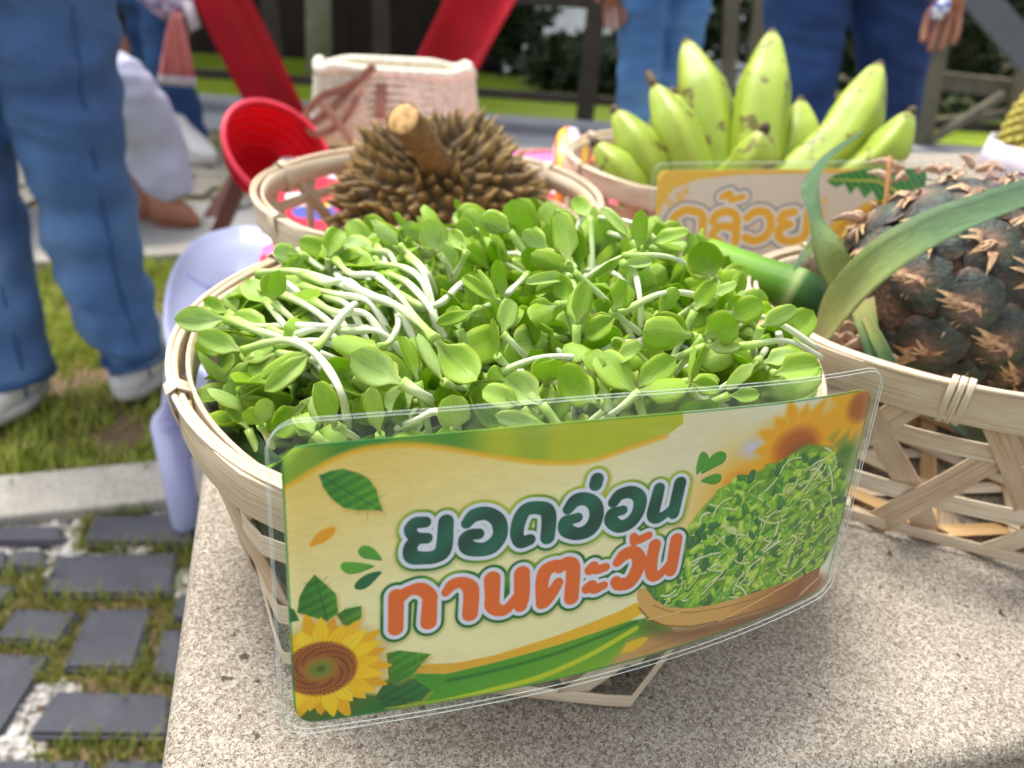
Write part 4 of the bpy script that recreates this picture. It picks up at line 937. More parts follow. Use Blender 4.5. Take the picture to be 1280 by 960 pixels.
H(A, (632, 548), (800, 565), 78, [(858, 430, .010), (866, 480, .012), (840, 540, .012)], .012, 0, 'sprout with a hooked white stem and a leaf pointing left mid heap')
H(A, (345, 395), (350, 300), 40, [(960, 430, .006), (820, 400, .008), (700, 350, .010), (580, 310, .011), (460, 287, .012)], .011, 0, 'sprout with a long white stem curling over the inner left rim', sr=.0018)
H(A, (430, 288), (412, 400), 66, [(565, 545, .004), (490, 470, .009)], .013)
H(A, (150, 400), (250, 440), 60, [(820, 500, .007), (640, 490, .009), (480, 486, .010), (330, 486, .010)], .010, 0, None, sr=.0015)
H(A, (650, 130), (612, 240), 72, [(700, 330, .002), (620, 290, .006)], .010, 0, 'sprout with an upright oval leaf at the back left in front of the durian basket')
H(A, (410, 225), (515, 225), 70, [(700, 340, .0), (600, 288, .006)], .010, 0, 'sprout whose rounded leaf sits on the back left rim of the front basket')
H(A, (468, 295), (510, 228), 56, [(690, 330, -.002), (600, 280, .002)], .012)
H(A, (985, 100), (1015, 222), 92, [(1062, 312, .004), (1040, 260, .008)], .010)
H(A, (788, 118), (872, 195), 62, [(1005, 375, .006), (975, 300, .008), (920, 240, .009)], .010)
H(A, (1170, 85), (1272, 145), 70, [], .008); H(A, (1075, 120), (1150, 140), 60, [], .006); H(A, (1060, 150), (1115, 220), 55, [(1060, 330, .004)], .008)
H(A, (565, 700), (640, 850), 108, [(720, 900, .004)], .008, 0, 'upright bright leaf pair standing at the left end of the sign'); H(A, (500, 810), (560, 880), 90, [], .002)
H(A, (765, 715), (800, 880), 54, [], .006); H(A, (1062, 742), (1080, 868), 104, [(860, 862, .002), (940, 825, .006), (1010, 800, .008)], .008)
H(A, (240, 755), (422, 652), 60, [(560, 600, .0)], .004); H(A, (398, 890), (520, 775), 96, [(640, 700, 0)], .002); H(A, (388, 748), (368, 850), 62, [(410, 930, 0)], .005, .9)
H(A, (168, 640), (290, 605), 112, [(420, 600, -.004)], .0); H(A, (255, 690), (330, 610), 46, [], .003); H(A, (590, 620), (700, 672), 104, [], .003)
H(A, (872, 520), (938, 690), 58, [], .006); H(A, (942, 515), (1030, 690), 48, [(1125, 715, .004), (1080, 712, .005)], .008)
H(A, (1100, 308), (1232, 400), 46, [(1280, 440, .0)], .006); H(A, (1215, 240), (1245, 388), 54, [], .006); H(A, (1000, 485), (1150, 428), 44, [(1230, 400, .004)], .008)
H(A, (300, 425), (430, 470), 100, [], -.002); H(A, (585, 470), (460, 410), 84, [], .0); H(A, (245, 370), (285, 440), 48, [], .003); H(A, (165, 385), (230, 420), 60, [], -.002)
H(A, (225, 770), (300, 870), 60, [], -.002); H(A, (255, 690), (290, 800), 70, [], -.002); H(A, (130, 740), (170, 860), 50, [], -.006); H(A, (205, 800), (280, 900), 50, [], -.008)
H(A, (840, 330), (890, 280), 50, [], .004); H(A, (755, 165), (830, 185), 44, [], .003); H(A, (1060, 420), (1090, 500), 60, [], .004); H(A, (640, 690), (740, 730), 90, [], 0)
H(A, (820, 780), (930, 730), 100, [], .0); H(A, (1120, 770), (1180, 680), 50, [], .004); H(A, (1200, 640), (1250, 690), 60, [], .004)
H(B, (12, 110), (115, 178), 72, [(180, 240, .0)], .006); H(B, (290, 106), (322, 292), 88, [(352, 335, .002)], .010); H(B, (158, 178), (250, 240), 68, [], .004); H(B, (345, 62), (400, 120), 60, [], .006)
H(B, (188, 255), (338, 318), 72, [], .007); H(B, (350, 168), (362, 312), 58, [], .004); H(B, (175, 358), (322, 338), 46, [(360, 360, .0)], .008); H(B, (438, 84), (552, 205), 42, [], .008)
H(B, (586, 94), (574, 240), 52, [], .008); H(B, (768, 185), (608, 212), 62, [(560, 300, 0)], .010); H(B, (750, 222), (600, 232), 58, [], .007)
H(B, (805, 212), (850, 352), 118, [(800, 300, .002), (830, 345, .004)], .010, 0, 'sprout with a big upright leaf at the back right beside the green pineapple stalk'); H(B, (945, 372), (838, 402), 50, [], .010); H(B, (548, 350), (482, 462), 82, [(582, 542, .004), (530, 500, .008)], .012)
H(B, (388, 562), (500, 474), 76, [], .008); H(B, (382, 355), (352, 512), 76, [], .009); H(B, (300, 335), (318, 440), 70, [], .003); H(B, (180, 498), (280, 440), 84, [], .006)
H(B, (112, 420), (82, 545), 70, [(178, 640, .004), (130, 590, .007)], .009); H(B, (45, 490), (62, 625), 22, [(138, 692, .004), (95, 660, .007)], .010); H(B, (588, 540), (775, 552), 112, [], .008, 0, 'sprout with a broad leaf pointing left in the right half of the heap')
H(B, (952, 490), (812, 558), 112, [], .012, 0, 'sprout with a broad rounded leaf pointing right in the right half of the heap'); H(B, (945, 590), (818, 592), 48, [], .010); H(B, (812, 662), (942, 592), 82, [], .006); H(B, (898, 745), (1010, 645), 66, [(1040, 600, 0)], .009)
H(B, (1148, 620), (1028, 650), 66, [], .006); H(B, (1230, 655), (1075, 692), 98, [(1020, 650, 0)], .009, 0, 'rightmost low sprout with a broad leaf just above the big sign'); H(B, (1148, 448), (1022, 520), 58, [(998, 640, .002), (1000, 580, .006)], .012, 0, 'sprout with a thin leaf reaching right towards the pineapple basket')
H(B, (612, 600), (478, 632), 74, [], .009); H(B, (462, 590), (545, 600), 50, [], .003); H(B, (708, 635), (562, 742), 92, [], .006); H(B, (750, 738), (580, 755), 94, [(430, 872, .006), (500, 822, .008)], .010)
H(B, (258, 690), (432, 795), 132, [(478, 842, .006)], .012, 0, 'sprout with a broad yellow green leaf over the middle of the sign'); H(B, (400, 603), (440, 700), 70, [], .006); H(B, (428, 618), (570, 762), 104, [], .007)
H(B, (98, 712), (225, 800), 118, [], .009, 0, 'sprout with a wide leaf just above the sign left of its centre'); H(B, (12, 750), (155, 810), 82, [], .007); H(B, (48, 850), (270, 885), 62, [], .006); H(B, (265, 618), (240, 735), 112, [], .004)
H(B, (310, 590), (400, 640), 78, [], .004); H(B, (240, 850), (330, 760), 80, [], .0); H(B, (848, 360), (780, 462), 66, [], .006); H(B, (765, 500), (850, 470), 66, [], .004)
H(B, (1022, 430), (910, 492), 88, [], .006); H(B, (618, 290), (518, 288), 44, [(585, 520, .002), (582, 420, .006), (560, 320, .010)], .012); H(B, (400, 340), (520, 262), 26, [], .010)
H(B, (600, 400), (690, 420), 84, [], -.002); H(B, (715, 380), (650, 470), 54, [], .003); H(B, (588, 480), (640, 480), 50, [], .0); H(B, (820, 572), (760, 740), 26, [(862, 802, .004), (800, 780, .006)], .010)
H(B, (1018, 770), (905, 770), 50, [], .002); H(B, (885, 745), (760, 720), 60, [], .002); H(B, (700, 330), (690, 250), 50, [], .0); H(B, (890, 420), (960, 470), 70, [], 0)
# white stems lying bare on the left of the heap
for k, st in enumerate([[(740, 492), (640, 452), (520, 392), (425, 368)], [(842, 430), (760, 400), (640, 372), (520, 345)], [(620, 400), (480, 345), (420, 330), (355, 352)], [(1190, 255), (1105, 328), (1030, 398), (960, 416), (868, 372)],
        [(1000, 375), (955, 330), (885, 275), (790, 263)], [(600, 560), (450, 480), (390, 400)], [(760, 470), (690, 420), (600, 380)], [(835, 300), (820, 250), (790, 200)], [(700, 450), (560, 430), (430, 366)], [(640, 545), (520, 600), (430, 590)],
        [(700, 520), (600, 500), (480, 520), (400, 500)], [(820, 380), (700, 330), (600, 330), (520, 300)], [(930, 450), (840, 400), (700, 380), (560, 360)], [(760, 560), (640, 560), (520, 545), (420, 560)], [(880, 340), (800, 310), (700, 300), (640, 250)], [(600, 440), (520, 400), (450, 350), (400, 330)], [(1040, 440), (980, 420), (900, 330), (830, 300)],
        [(840, 470), (750, 445), (650, 440), (560, 400)], [(900, 500), (800, 510), (690, 505), (560, 495)], [(1010, 395), (960, 300), (900, 235)], [(880, 260), (840, 230), (780, 215)]]):
    pts = [heap_pt(*A(x, y), .010 + .002 * (k % 3))[0] for x, y in st]
    d = (pts[-1] - pts[-2]).normalized(); hd = pts[-1]; lv = []
    for s_ in (1, -1): lv.append((hd + d * .016 + Vector((rnd.uniform(-.006, .006), .004 * s_, -.006 + .004 * s_)), Vector((0, -.3, 1)), .011))
    pts[0] = pts[0] - Vector((0, 0, .012)); sprout([pts[0]] + pts[1:], lv, rnd, r=.0014)
for st in ([(330, 175), (385, 95)], [(178, 20 + 260), (100, 400)], [(480, 130), (520, 190)], [(1160, 610), (1085, 540)]):
    pts = [heap_pt(*B(x, y), .010)[0] for x, y in st]; pts[0] = pts[0] + Vector((0, .01, -.01)); d = (pts[0] - pts[-1]).normalized()
    sprout([pts[1], (pts[0] + pts[1]) / 2, pts[0]], [(pts[0] + d * .016 + Vector((.005, .006, -.006)), Vector((0, -.3, 1)), .011)] , rnd, r=.0013)
# the rest of the heap, a little lower
def fill(n, low, hi, rr):
    out = []; cnt = 0; tries = 0
    while cnt < n and tries < 20000:
        tries += 1
        a = rnd.uniform(0, 2 * math.pi); r = BR * rr * math.sqrt(rnd.random()); x, y = BC.x + r * math.cos(a), BC.y + r * math.sin(a)
        X, Y = (x - BC.x) / BR, (y - BC.y) / BR
        if any((x - q[0]) ** 2 + (y - q[1]) ** 2 < .0085 ** 2 for q in out): 
            if rnd.random() < .9: continue
        out.append((x, y)); cnt += 1
        flow = Vector((X - .35, Y - .15, 0)); flow = flow.normalized() if flow.length > .05 else Vector((0, -1, 0))
        flow = (flow + Vector((rnd.gauss(0, .45), rnd.gauss(0, .45) - .35, 0))).normalized()
        left = min(1, max(0, -X * 1.3 + .2))
        el = rnd.uniform(.1, .6) if rnd.random() < left else rnd.uniform(.3, 1.25)
        d = Vector((flow.x * math.cos(el), flow.y * math.cos(el), math.sin(el)))
        L = rnd.uniform(.020, .028); w = L * rnd.uniform(.5, .62)
        hd = Vector((x, y, dome(x, y) + rnd.uniform(low, hi) - math.sin(el) * L * .5))
        if rnd.random() < .0: pass
        b2 = hd - d * .02 - Vector((0, 0, .004)); b1 = b2 - d * .03 - Vector((rnd.uniform(-.01, .01), rnd.uniform(-.01, .01), .016))
        n_ = Vector((-flow.y, flow.x, 0)) * rnd.uniform(-1, 1) + Vector((0, 0, 1)) * rnd.uniform(.3, 1) + Vector((0, -.5, 0)); n_ = (n_ - d * n_.dot(d)).normalized()
        op = rnd.uniform(.2, .75)
        X2, Y2 = hd.x + d.x * L, hd.y + d.y * L
        if math.hypot(X2 - BC.x, Y2 - BC.y) > BR - .004 and hd.z < BENCH + RIMH + .012: hd.z = BENCH + RIMH + .010 if X > 0 else hd.z; d = Vector((d.x * .3, d.y * .3, .9)).normalized() if X > 0 else Vector((-d.x, -d.y, .5)).normalized(); n_ = (n_ - d * n_.dot(d)).normalized()
        t1 = d * math.cos(op) + n_ * math.sin(op); t2 = d * math.cos(op) - n_ * math.sin(op)
        lim = (BR - .008)
        pts = []
        for p_ in (b1, b2):
            v = Vector((p_.x - BC.x, p_.y - BC.y, 0)); l = v.length
            if l > lim: p_ = Vector((BC.x + v.x * lim / l, BC.y + v.y * lim / l, p_.z))
            pts.append(p_)
        sprout(pts + [hd], [(hd + t1 * L, n_ * -math.cos(op) + d * math.sin(op), w), (hd + t2 * L * rnd.uniform(.85, 1), n_ * math.cos(op) + d * math.sin(op), w)], rnd)
fill(178, -.015, -.003, .89)
# dark mass of sprouts underneath, nobody can tell these apart
parts = []; LG = leaf_geo(1, .56, .5, .1, 0, 6, 4)
LV = np.array(LG[0])
for k in range(650):
    a = rnd.uniform(0, 6.283); r = (BR - .036) * math.sqrt(rnd.random()); x, y = BC.x + r * math.cos(a), BC.y + r * math.sin(a)
    z = dome(x, y) - rnd.uniform(.018, .045); d = Vector((rnd.gauss(0, 1), rnd.gauss(0, 1), rnd.uniform(-.2, 1))).normalized(); Mx = np.array(basis(d, Vector((rnd.gauss(0, 1), rnd.gauss(0, 1), 1)))); L = rnd.uniform(.018, .026)
    parts.append(((LV * L) @ Mx.T + np.array([x, y, z]), LG[1], LG[2]))
tag(obj('sprout_mass', merge(parts), LEAF), kind='stuff')
parts = []
for k in range(240):
    a = rnd.uniform(0, 6.283); r = (BR - .03) * math.sqrt(rnd.random()); p0 = Vector((BC.x + r * math.cos(a), BC.y + r * math.sin(a), 0)); p0.z = dome(p0.x, p0.y) - rnd.uniform(.016, .05)
    d = Vector((rnd.gauss(0, 1), rnd.gauss(0, 1), rnd.gauss(0, .3))).normalized() * .03; q = p0 + d; v = Vector((q.x - BC.x, q.y - BC.y, 0))
    if v.length > BR - .02: continue
    parts.append(tube(spline([p0, p0 + d * .5 + Vector((0, 0, .006)), q], 6), .0014, 6)[:2] + ([(0.3, 0)] * 38,))
tag(obj('stem_mass', merge(parts), STEM), kind='stuff')

# ================================================================== PINEAPPLE
def vcol(me, cols):
    a = me.color_attributes.new('tint', 'FLOAT_COLOR', 'POINT'); a.data.foreach_set('color', np.asarray([tuple(c) + (1,) for c in cols], np.float32).ravel()); return me
def tintmat(name, rough=.5, sc=60, var=.35, bumpd=.0008, **kw):
    m = M(name, rough, **kw); a = m.n('ShaderNodeAttribute', attribute_name='tint'); f = m.noise(m.coord('Object'), sc, 4, .6)
    m.color(m.mix(1, a.outputs['Color'], m.ramp(f, [(.3, (1 - var,) * 3 + (1,)), (.7, (1 + var * .5,) * 3 + (1,))]), 'MULTIPLY')); m.bump(f, bumpd); return m
L3 = lambda c: Vector(srgb(*c)[:3])
def mixc(a, b, t): t = min(max(t, 0), 1); return a * (1 - t) + b * t
EYE_M = tintmat('pineapple_eye', .58, 260, .5, .0014).m
def eye_mesh(seed):
    rn = random.Random(seed); V = []; F = []; C_ = []; n = 11; S_ = .0200
    dark, mid, pink, tan = L3((26, 40, 36)), L3((78, 94, 86)), L3((182, 136, 112)), L3((222, 184, 134))
    for j in range(n):
        for i in range(n):
            u, v = -1 + 2 * i / (n - 1), -1 + 2 * j / (n - 1); r = max(abs(u), abs(v)); a = math.atan2(v, u)
            rr = r * (1 - .16 * (1 - abs(math.cos(3 * a)))) if r > 0 else 0
            q = math.hypot(u, v); k = r / q if q > 0 else 1
            x, y = u * k * (rr / r if r > 0 else 1), v * k * (rr / r if r > 0 else 1)
            d = math.hypot(x, y); h = .0062 * (1 - d ** 3.5) + .0006 * noise.noise(Vector((x * 3, y * 3, seed)))
            groove = math.exp(-((x) ** 2) / .012) * (y < .35) * .0012; tip = math.exp(-(x * x + (y - .05) ** 2) / .03) * .002
            V.append((x * S_, y * S_ * .92, h - groove + tip))
            t = math.exp(-(x * x * 1.6 + (y + .1) ** 2) / .2) ; st = .5 + .5 * math.sin(a * 11 + seed) 
            c = mixc(mixc(mid, dark, .5 + .5 * (y < -.1) * min(1, d * 1.3)), pink, t * (.4 + .55 * st + .5 * noise.noise(Vector((a * 7, d * 2, seed))))); c = mixc(c, pink * .7, max(0, (d - .92) * 6)); c = mixc(c, L3((92, 104, 40)), .35 * math.exp(-((x - .35) ** 2 + (y - .25) ** 2) / .05)); C_.append(c)
    for j in range(n - 1):
        for i in range(n - 1): F.append((j * n + i, j * n + i + 1, (j + 1) * n + i + 1, (j + 1) * n + i))
    # dried bract: a few thin curled points from the middle
    for k in range(5):
        a = rn.uniform(-.5, .5) + (-math.pi / 2 if k < 4 else rn.uniform(0, 6.28)); l = rn.uniform(.003, .011); w = rn.uniform(.0007, .0021); b = len(V); ca, sa = math.cos(a), math.sin(a)
        for t in (0, .5, 1):
            z = .0072 + .0022 * math.sin(t * 2.6) - .001 * t
            for s in (-1, 1): V.append((ca * l * t - sa * s * w * (1 - t * .9), .0004 + sa * l * t + ca * s * w * (1 - t * .9), z + s * .0003)); C_.append(mixc(pink, tan, t))
        F += [(b, b + 1, b + 3, b + 2), (b + 2, b + 3, b + 5, b + 4)]
    for k in range(4):
        a = -math.pi / 2 + rn.uniform(-1.1, 1.1); b = len(V); ca, sa = math.cos(a), math.sin(a); l = rn.uniform(.009, .015); w = rn.uniform(.0018, .0032); r0 = .006
        for t in (0, .45, 1):
            for s in (-1, 1): V.append((ca * (r0 + l * t) - sa * s * w * (1 - t * .95), sa * (r0 + l * t) + ca * s * w * (1 - t * .95), .0068 - .002 * t + .0035 * math.sin(t * 3) * rn.uniform(.5, 1))); C_.append(mixc(pink * .8, tan, t + .3 * (s > 0)))
        F += [(b, b + 1, b + 3, b + 2), (b + 2, b + 3, b + 5, b + 4)]
    for k in range(2):
        a = rn.uniform(0, 6.28); b = len(V); ca, sa = math.cos(a), math.sin(a)
        for s in (-1, 1): V.append((ca * S_ * .82 - sa * s * .0012, sa * S_ * .8 + ca * s * .0012, .002)); C_.append(pink * .8)
        V.append((ca * S_ * .5, sa * S_ * .5, .0072)); C_.append(tan); F.append((b, b + 1, b + 2))
    return vcol(mesh('eye', V, F), C_)
EYES = [eye_mesh(k) for k in range(8)]
for e_ in EYES: e_.materials.append(EYE_M)
PA = (at_d(1066, 372, .425), at_d(1500, 345, .485))   # butt end, crown end
ax = (PA[1] - PA[0]).normalized(); PL, PRAD = .205, .062
pin = thing('pineapple', 'dark pineapple lying on its side with long strap leaves and a cut green stalk', 'pineapple', PA[0])
X_ = ax; Y_ = (Vector((0, 0, 1)) - ax * ax.z).normalized(); Z_ = X_.cross(Y_)
prad = lambda t: PRAD * (max(0, 1 - abs(2 * t - 1) ** 3.2)) ** .5 * (1 - .06 * t)
V = []; F = []; nu, nt_ = 40, 24
for i in range(nt_ + 1):
    t = min(max(i / nt_, .004), .996)
    for k in range(nu):
        q = 2 * math.pi * k / nu; V.append(PA[0] + X_ * (PL * t) + (Y_ * math.cos(q) + Z_ * math.sin(q)) * (prad(t) - .002))
for i in range(nt_):
    for k in range(nu): F.append((i * nu + k, i * nu + (k + 1) % nu, (i + 1) * nu + (k + 1) % nu, (i + 1) * nu + k))
obj('flesh_rind', (V, F), speck('pineapple_rind', srgb(52, 40, 32), srgb(96, 74, 60), srgb(150, 116, 94), 60, 400, .002), pin)
ne = 86; rnd = random.Random(5)
for k in range(ne):
    t = .035 + .93 * (k + .5) / ne; t = t + .10 * math.sin(2 * math.pi * t) / (2 * math.pi) * -.3
    q = k * 2.39996; pr = prad(t); o_ = Y_ * math.cos(q) + Z_ * math.sin(q); p = PA[0] + X_ * (PL * t) + o_ * (pr - .0035)
    dr = (prad(min(t + .02, .99)) - prad(max(t - .02, .01))) / (.04 * PL); nrm = (o_ - X_ * dr).normalized()
    if o_.z < -.8: continue
    Mx = basis(X_ + o_ * dr, nrm); sc = min(1.0, .62 + .55 * pr / PRAD) * rnd.uniform(.93, 1.05)
    e_ = link('eye', EYES[(k * 3) % 8], pin); M4 = (Mx @ Matrix.Rotation(rnd.uniform(-.2, .2), 3, 'Z') @ Matrix.Diagonal((sc, sc, sc))).to_4x4(); M4.translation = p - _wloc(pin); e_.matrix_local = M4
STRAP = M('strap_leaf', .42); v = STRAP.coord('UV', (1, 1, 1)); sp_ = STRAP.n('ShaderNodeSeparateXYZ'); STRAP.l(v, sp_.inputs[0])
st = STRAP.noise(STRAP.coord('UV', (3, 60, 1)), 6, 3)
base = STRAP.ramp(sp_.outputs[0], [(0, srgb(222, 200, 150)), (.09, srgb(204, 206, 126)), (.3, srgb(170, 190, 112)), (.5, srgb(118, 152, 104)), (1, srgb(76, 116, 86))])
STRAP.color(STRAP.mix(.35, base, STRAP.mix(1, base, STRAP.ramp(st, [(.3, (.62, .7, .6, 1)), (.7, (1.25, 1.2, 1.2, 1))]), 'MULTIPLY'))); STRAP.bump(st, .0006); STRAP.translucent(.15, base); STRAP = STRAP.m
def strap(name, pts, wid, nrm, mat, parent, n=26, fold=.22, thick=.0009):
    P = spline(pts, n); W_ = np.interp(np.linspace(0, 1, n), np.linspace(0, 1, len(wid)), wid); Nn = spline(nrm, n); V = []; U = []; m = 7
    for i in range(n):
        t = (P[min(i + 1, n - 1)] - P[max(i - 1, 0)]).normalized(); nn = (Nn[i] - t * Nn[i].dot(t)).normalized(); s = t.cross(nn)
        for side in (1, -1):
            for j in range(m):
                x = -1 + 2 * j / (m - 1); V.append(P[i] + s * (x * W_[i] / 2) + nn * (fold * W_[i] * x * x + side * thick / 2 * (1 - .8 * abs(x)))); U.append((i / (n - 1), x * W_[i] / 2 / .03))
    F = []; r = 2 * m
    for i in range(n - 1):
        for j in range(m - 1):
            a = i * r + j; F.append((a, a + 1, a + r + 1, a + r)); b = a + m; F.append((b + r, b + r + 1, b + 1, b))
        for j in (0, m - 1): a = i * r + j; F.append((a, a + r, a + r + m, a + m) if j == 0 else (a + m, a + r + m, a + r, a))
    return obj(name, (V, F, U), mat, parent)
def pathd(l): return [at_d(x, y, d) for x, y, d in l]
cv = -ray(1150, 320).normalized()
strap('leaf', pathd([(1022, 432, .40), (1052, 378, .39), (1105, 326, .372), (1170, 288, .362), (1235, 262, .36), (1300, 240, .368), (1370, 222, .39)]), [.006, .0175, .0205, .0195, .0165, .0155, .015], [cv + Vector((-.2, 0, -.2)), cv + Vector((-.1, 0, .6)), cv + Vector((0, 0, 1.2)), cv + Vector((0, 0, 1.4)), cv + Vector((0, 0, 1.2))], STRAP, pin)
strap('leaf', pathd([(1075, 400, .415), (1052, 350, .41), (1030, 310, .405), (1014, 270, .41), (1014, 232, .42), (1038, 196, .43), (1078, 166, .44)]), [.012, .017, .0165, .011, .009, .007, .002], [cv, cv + Vector((.3, 0, 0)), cv + Vector((.9, 0, .2)), cv + Vector((-.9, 0, .3)), cv + Vector((-.8, .2, .6))], STRAP, pin)
strap('leaf', pathd([(1022, 300, .418), (1005, 320, .415), (992, 338, .412)]), [.007, .005, .001], [cv, cv, cv], STRAP, pin, 10)
strap('leaf', pathd([(1078, 375, .40), (1082, 410, .395), (1092, 445, .39), (1100, 462, .39)]), [.012, .011, .009, .003], [cv, cv + Vector((.5, 0, 0)), cv], STRAP, pin, 14)
strap('leaf', pathd([(1082, 395, .395), (1098, 425, .389), (1112, 455, .384), (1118, 474, .384)]), [.004, .007, .007, .002], [cv + Vector((-.4, 0, 0)), cv], STRAP, pin, 14)
strap('leaf', pathd([(1190, 522, .372), (1215, 540, .37), (1250, 562, .38), (1290, 590, .39)]), [.006, .009, .008, .006], [cv, cv], plain('old_leaf', srgb(58, 76, 60), .5).m, pin, 12)
DRY = speck('dry_bract', srgb(150, 108, 84), srgb(196, 158, 130), srgb(226, 204, 184), 90, 500, .001)
obj('dry_stalk', tube(spline(pathd([(1082, 336, .43), (1096, 290, .43), (1108, 245, .432), (1112, 195, .435)]), 12), [.0018, .0016, .0013, .001] * 3, 6), plain('dry_stalk', srgb(168, 116, 62), .7).m, pin)
gs = []
for k in range(70):
    p = at_d(rnd.uniform(1060, 1120), rnd.uniform(265, 330), rnd.uniform(.425, .452)) if k < 32 else at_d(rnd.uniform(1110, 1262), rnd.uniform(210, 236), rnd.uniform(.50, .53)) if k < 52 else at_d(rnd.uniform(1040, 1100), rnd.uniform(405, 470), rnd.uniform(.40, .43))
    q = p + Vector((rnd.uniform(-.02, .02), rnd.uniform(-.01, .01), rnd.uniform(-.006, .008))); gs.append(tube(spline([p, (p + q) / 2 + Vector((0, 0, .003)), q], 6), [.0016, .0026, .0028, .0022, .0013, .0004], 6, .4))
obj('dry_bracts', merge(gs), DRY, pin)['kind'] = 'stuff'
# grey dried scales on the shoulder of the fruit (seen under the strap leaf)
stk = M('green_stalk', .5); v = stk.coord('UV', (1, 1, 1)); s3 = stk.n('ShaderNodeSeparateXYZ'); stk.l(v, s3.inputs[0])
fb = stk.noise(stk.coord('UV', (8, 260, 1)), 1, 3)
cc = stk.ramp(s3.outputs[0], [(0, srgb(118, 166, 14)), (.03, srgb(98, 150, 12)), (.050, srgb(72, 124, 16)), (.054, srgb(170, 190, 120)), (.058, srgb(42, 94, 20)), (.072, srgb(22, 64, 20)), (.080, srgb(110, 128, 90))])
mr = stk.n('ShaderNodeMapRange'); stk.color(stk.mix(.5, cc, stk.mix(1, cc, stk.ramp(fb, [(.3, (.6, .7, .5, 1)), (.7, (1.2, 1.2, 1.2, 1))]), 'MULTIPLY'))); stk.bump(fb, .0005)
P = spline(pathd([(880, 322, .458), (935, 342, .447), (990, 362, .438), (1042, 388, .43)]), 14)
obj('cut_stalk', tube(P, [.0118, .0122, .0122, .012, .0122, .0121, .0122, .0125, .013, .0136, .0134, .0128, .0124, .0115], 20), stk.m, pin)

# ================================================================== DURIAN
dur = thing('durian', 'brown spiky durian with a thick cut stem in the basket behind the sprouts', 'durian', (DC.x, DC.y, BENCH + .01))
DM = tintmat('durian_husk', .7, 90, .4, .001).m
dc = at_d(548, 252, .632); rx, ry, rz = .076, .072, .056
dfn = lambda p: 1 + .09 * math.cos(5 * math.atan2(p.y, p.x) + .6) * (1 - p.z * p.z) - .16 * max(0, p.z) ** 6
tilt = Matrix.Rotation(R(24), 3, 'X')
obj('husk', blob(dc, rx, ry, rz, tilt, 36, 22, dfn), plain('husk_brown', srgb(72, 54, 32), .8, .3, 60).m, dur)
V = []; F = []; C_ = []; N_ = 600; rnd = random.Random(3)
for k in range(N_):
    z = 1 - 2 * (k + .5) / N_; q = k * 2.39996; r = math.sqrt(1 - z * z); p = Vector((r * math.cos(q), r * math.sin(q), z)); kk = dfn(p)
    if p.z < -.75 or (p.z > .985): continue
    c = tilt @ Vector((p.x * rx, p.y * ry, p.z * rz)) * kk + dc; n_ = (tilt @ Vector((p.x / rx, p.y / ry, p.z / rz))).normalized()
    n2 = (n_ + Vector((rnd.gauss(0, .24), rnd.gauss(0, .24), rnd.gauss(0, .2) + .05))).normalized(); s = .0070 * rnd.uniform(.8, 1.2); h = .0150 * rnd.uniform(.6, 1.3); T = n_.orthogonal().normalized(); B_ = n_.cross(T); b = len(V); a0 = rnd.uniform(0, 6)
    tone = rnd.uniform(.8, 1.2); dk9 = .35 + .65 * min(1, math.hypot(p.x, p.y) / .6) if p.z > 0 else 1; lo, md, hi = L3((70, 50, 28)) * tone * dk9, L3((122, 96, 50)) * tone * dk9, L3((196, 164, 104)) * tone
    for i in range(6): a = a0 + i * math.pi / 3; V.append(c + (T * math.cos(a) + B_ * math.sin(a)) * s - n_ * .002); C_.append(lo)
    for i in range(6): a = a0 + i * math.pi / 3; V.append(c + (T * math.cos(a) + B_ * math.sin(a)) * s * .38 + n2 * h * .42); C_.append(md)
    V.append(c + n2 * h); C_.append(hi)
    for i in range(6):
        j = (i + 1) % 6; F += [(b + i, b + j, b + 6 + j, b + 6 + i), (b + 6 + i, b + 6 + j, b + 12)]
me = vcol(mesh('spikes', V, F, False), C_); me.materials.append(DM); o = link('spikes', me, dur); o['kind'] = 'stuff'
sP = spline([at_d(556, 232, .615), at_d(543, 202, .575), at_d(524, 172, .545), at_d(504, 148, .52)], 12)
stm = plain('durian_stem', srgb(118, 86, 48), .75, .4, 160).m
so = obj('stem', tube(sP, [.022, .0165, .0135, .0122, .0118, .0114, .0113, .0112, .0112, .0113, .0116, .0114], 18, cap=False), stm, dur)
td = (sP[-1] - sP[-2]).normalized(); cf = M('cut_face', .7); cf.color(cf.ramp(cf.noise(cf.coord('Object'), 160, 3), [(.3, srgb(150, 108, 56)), (.6, srgb(206, 164, 104))]))
cut = []; T = td.orthogonal().normalized(); B_ = td.cross(T)
V = [sP[-1] + td * .0006]; F = []
for j, (r, h) in enumerate(((.006, .0008), (.0105, .0002), (.0116, -.0008))):
    for i in range(18): a = 2 * math.pi * i / 18; V.append(sP[-1] + (T * math.cos(a) + B_ * math.sin(a)) * r + td * h)
F = [(0, 1 + i, 1 + (i + 1) % 18) for i in range(18)] + [(1 + j * 18 + i, 1 + (j + 1) * 18 + i, 1 + (j + 1) * 18 + (i + 1) % 18, 1 + j * 18 + (i + 1) % 18) for j in range(2) for i in range(18)]
obj('cut_face', (V, F), cf.m, so)

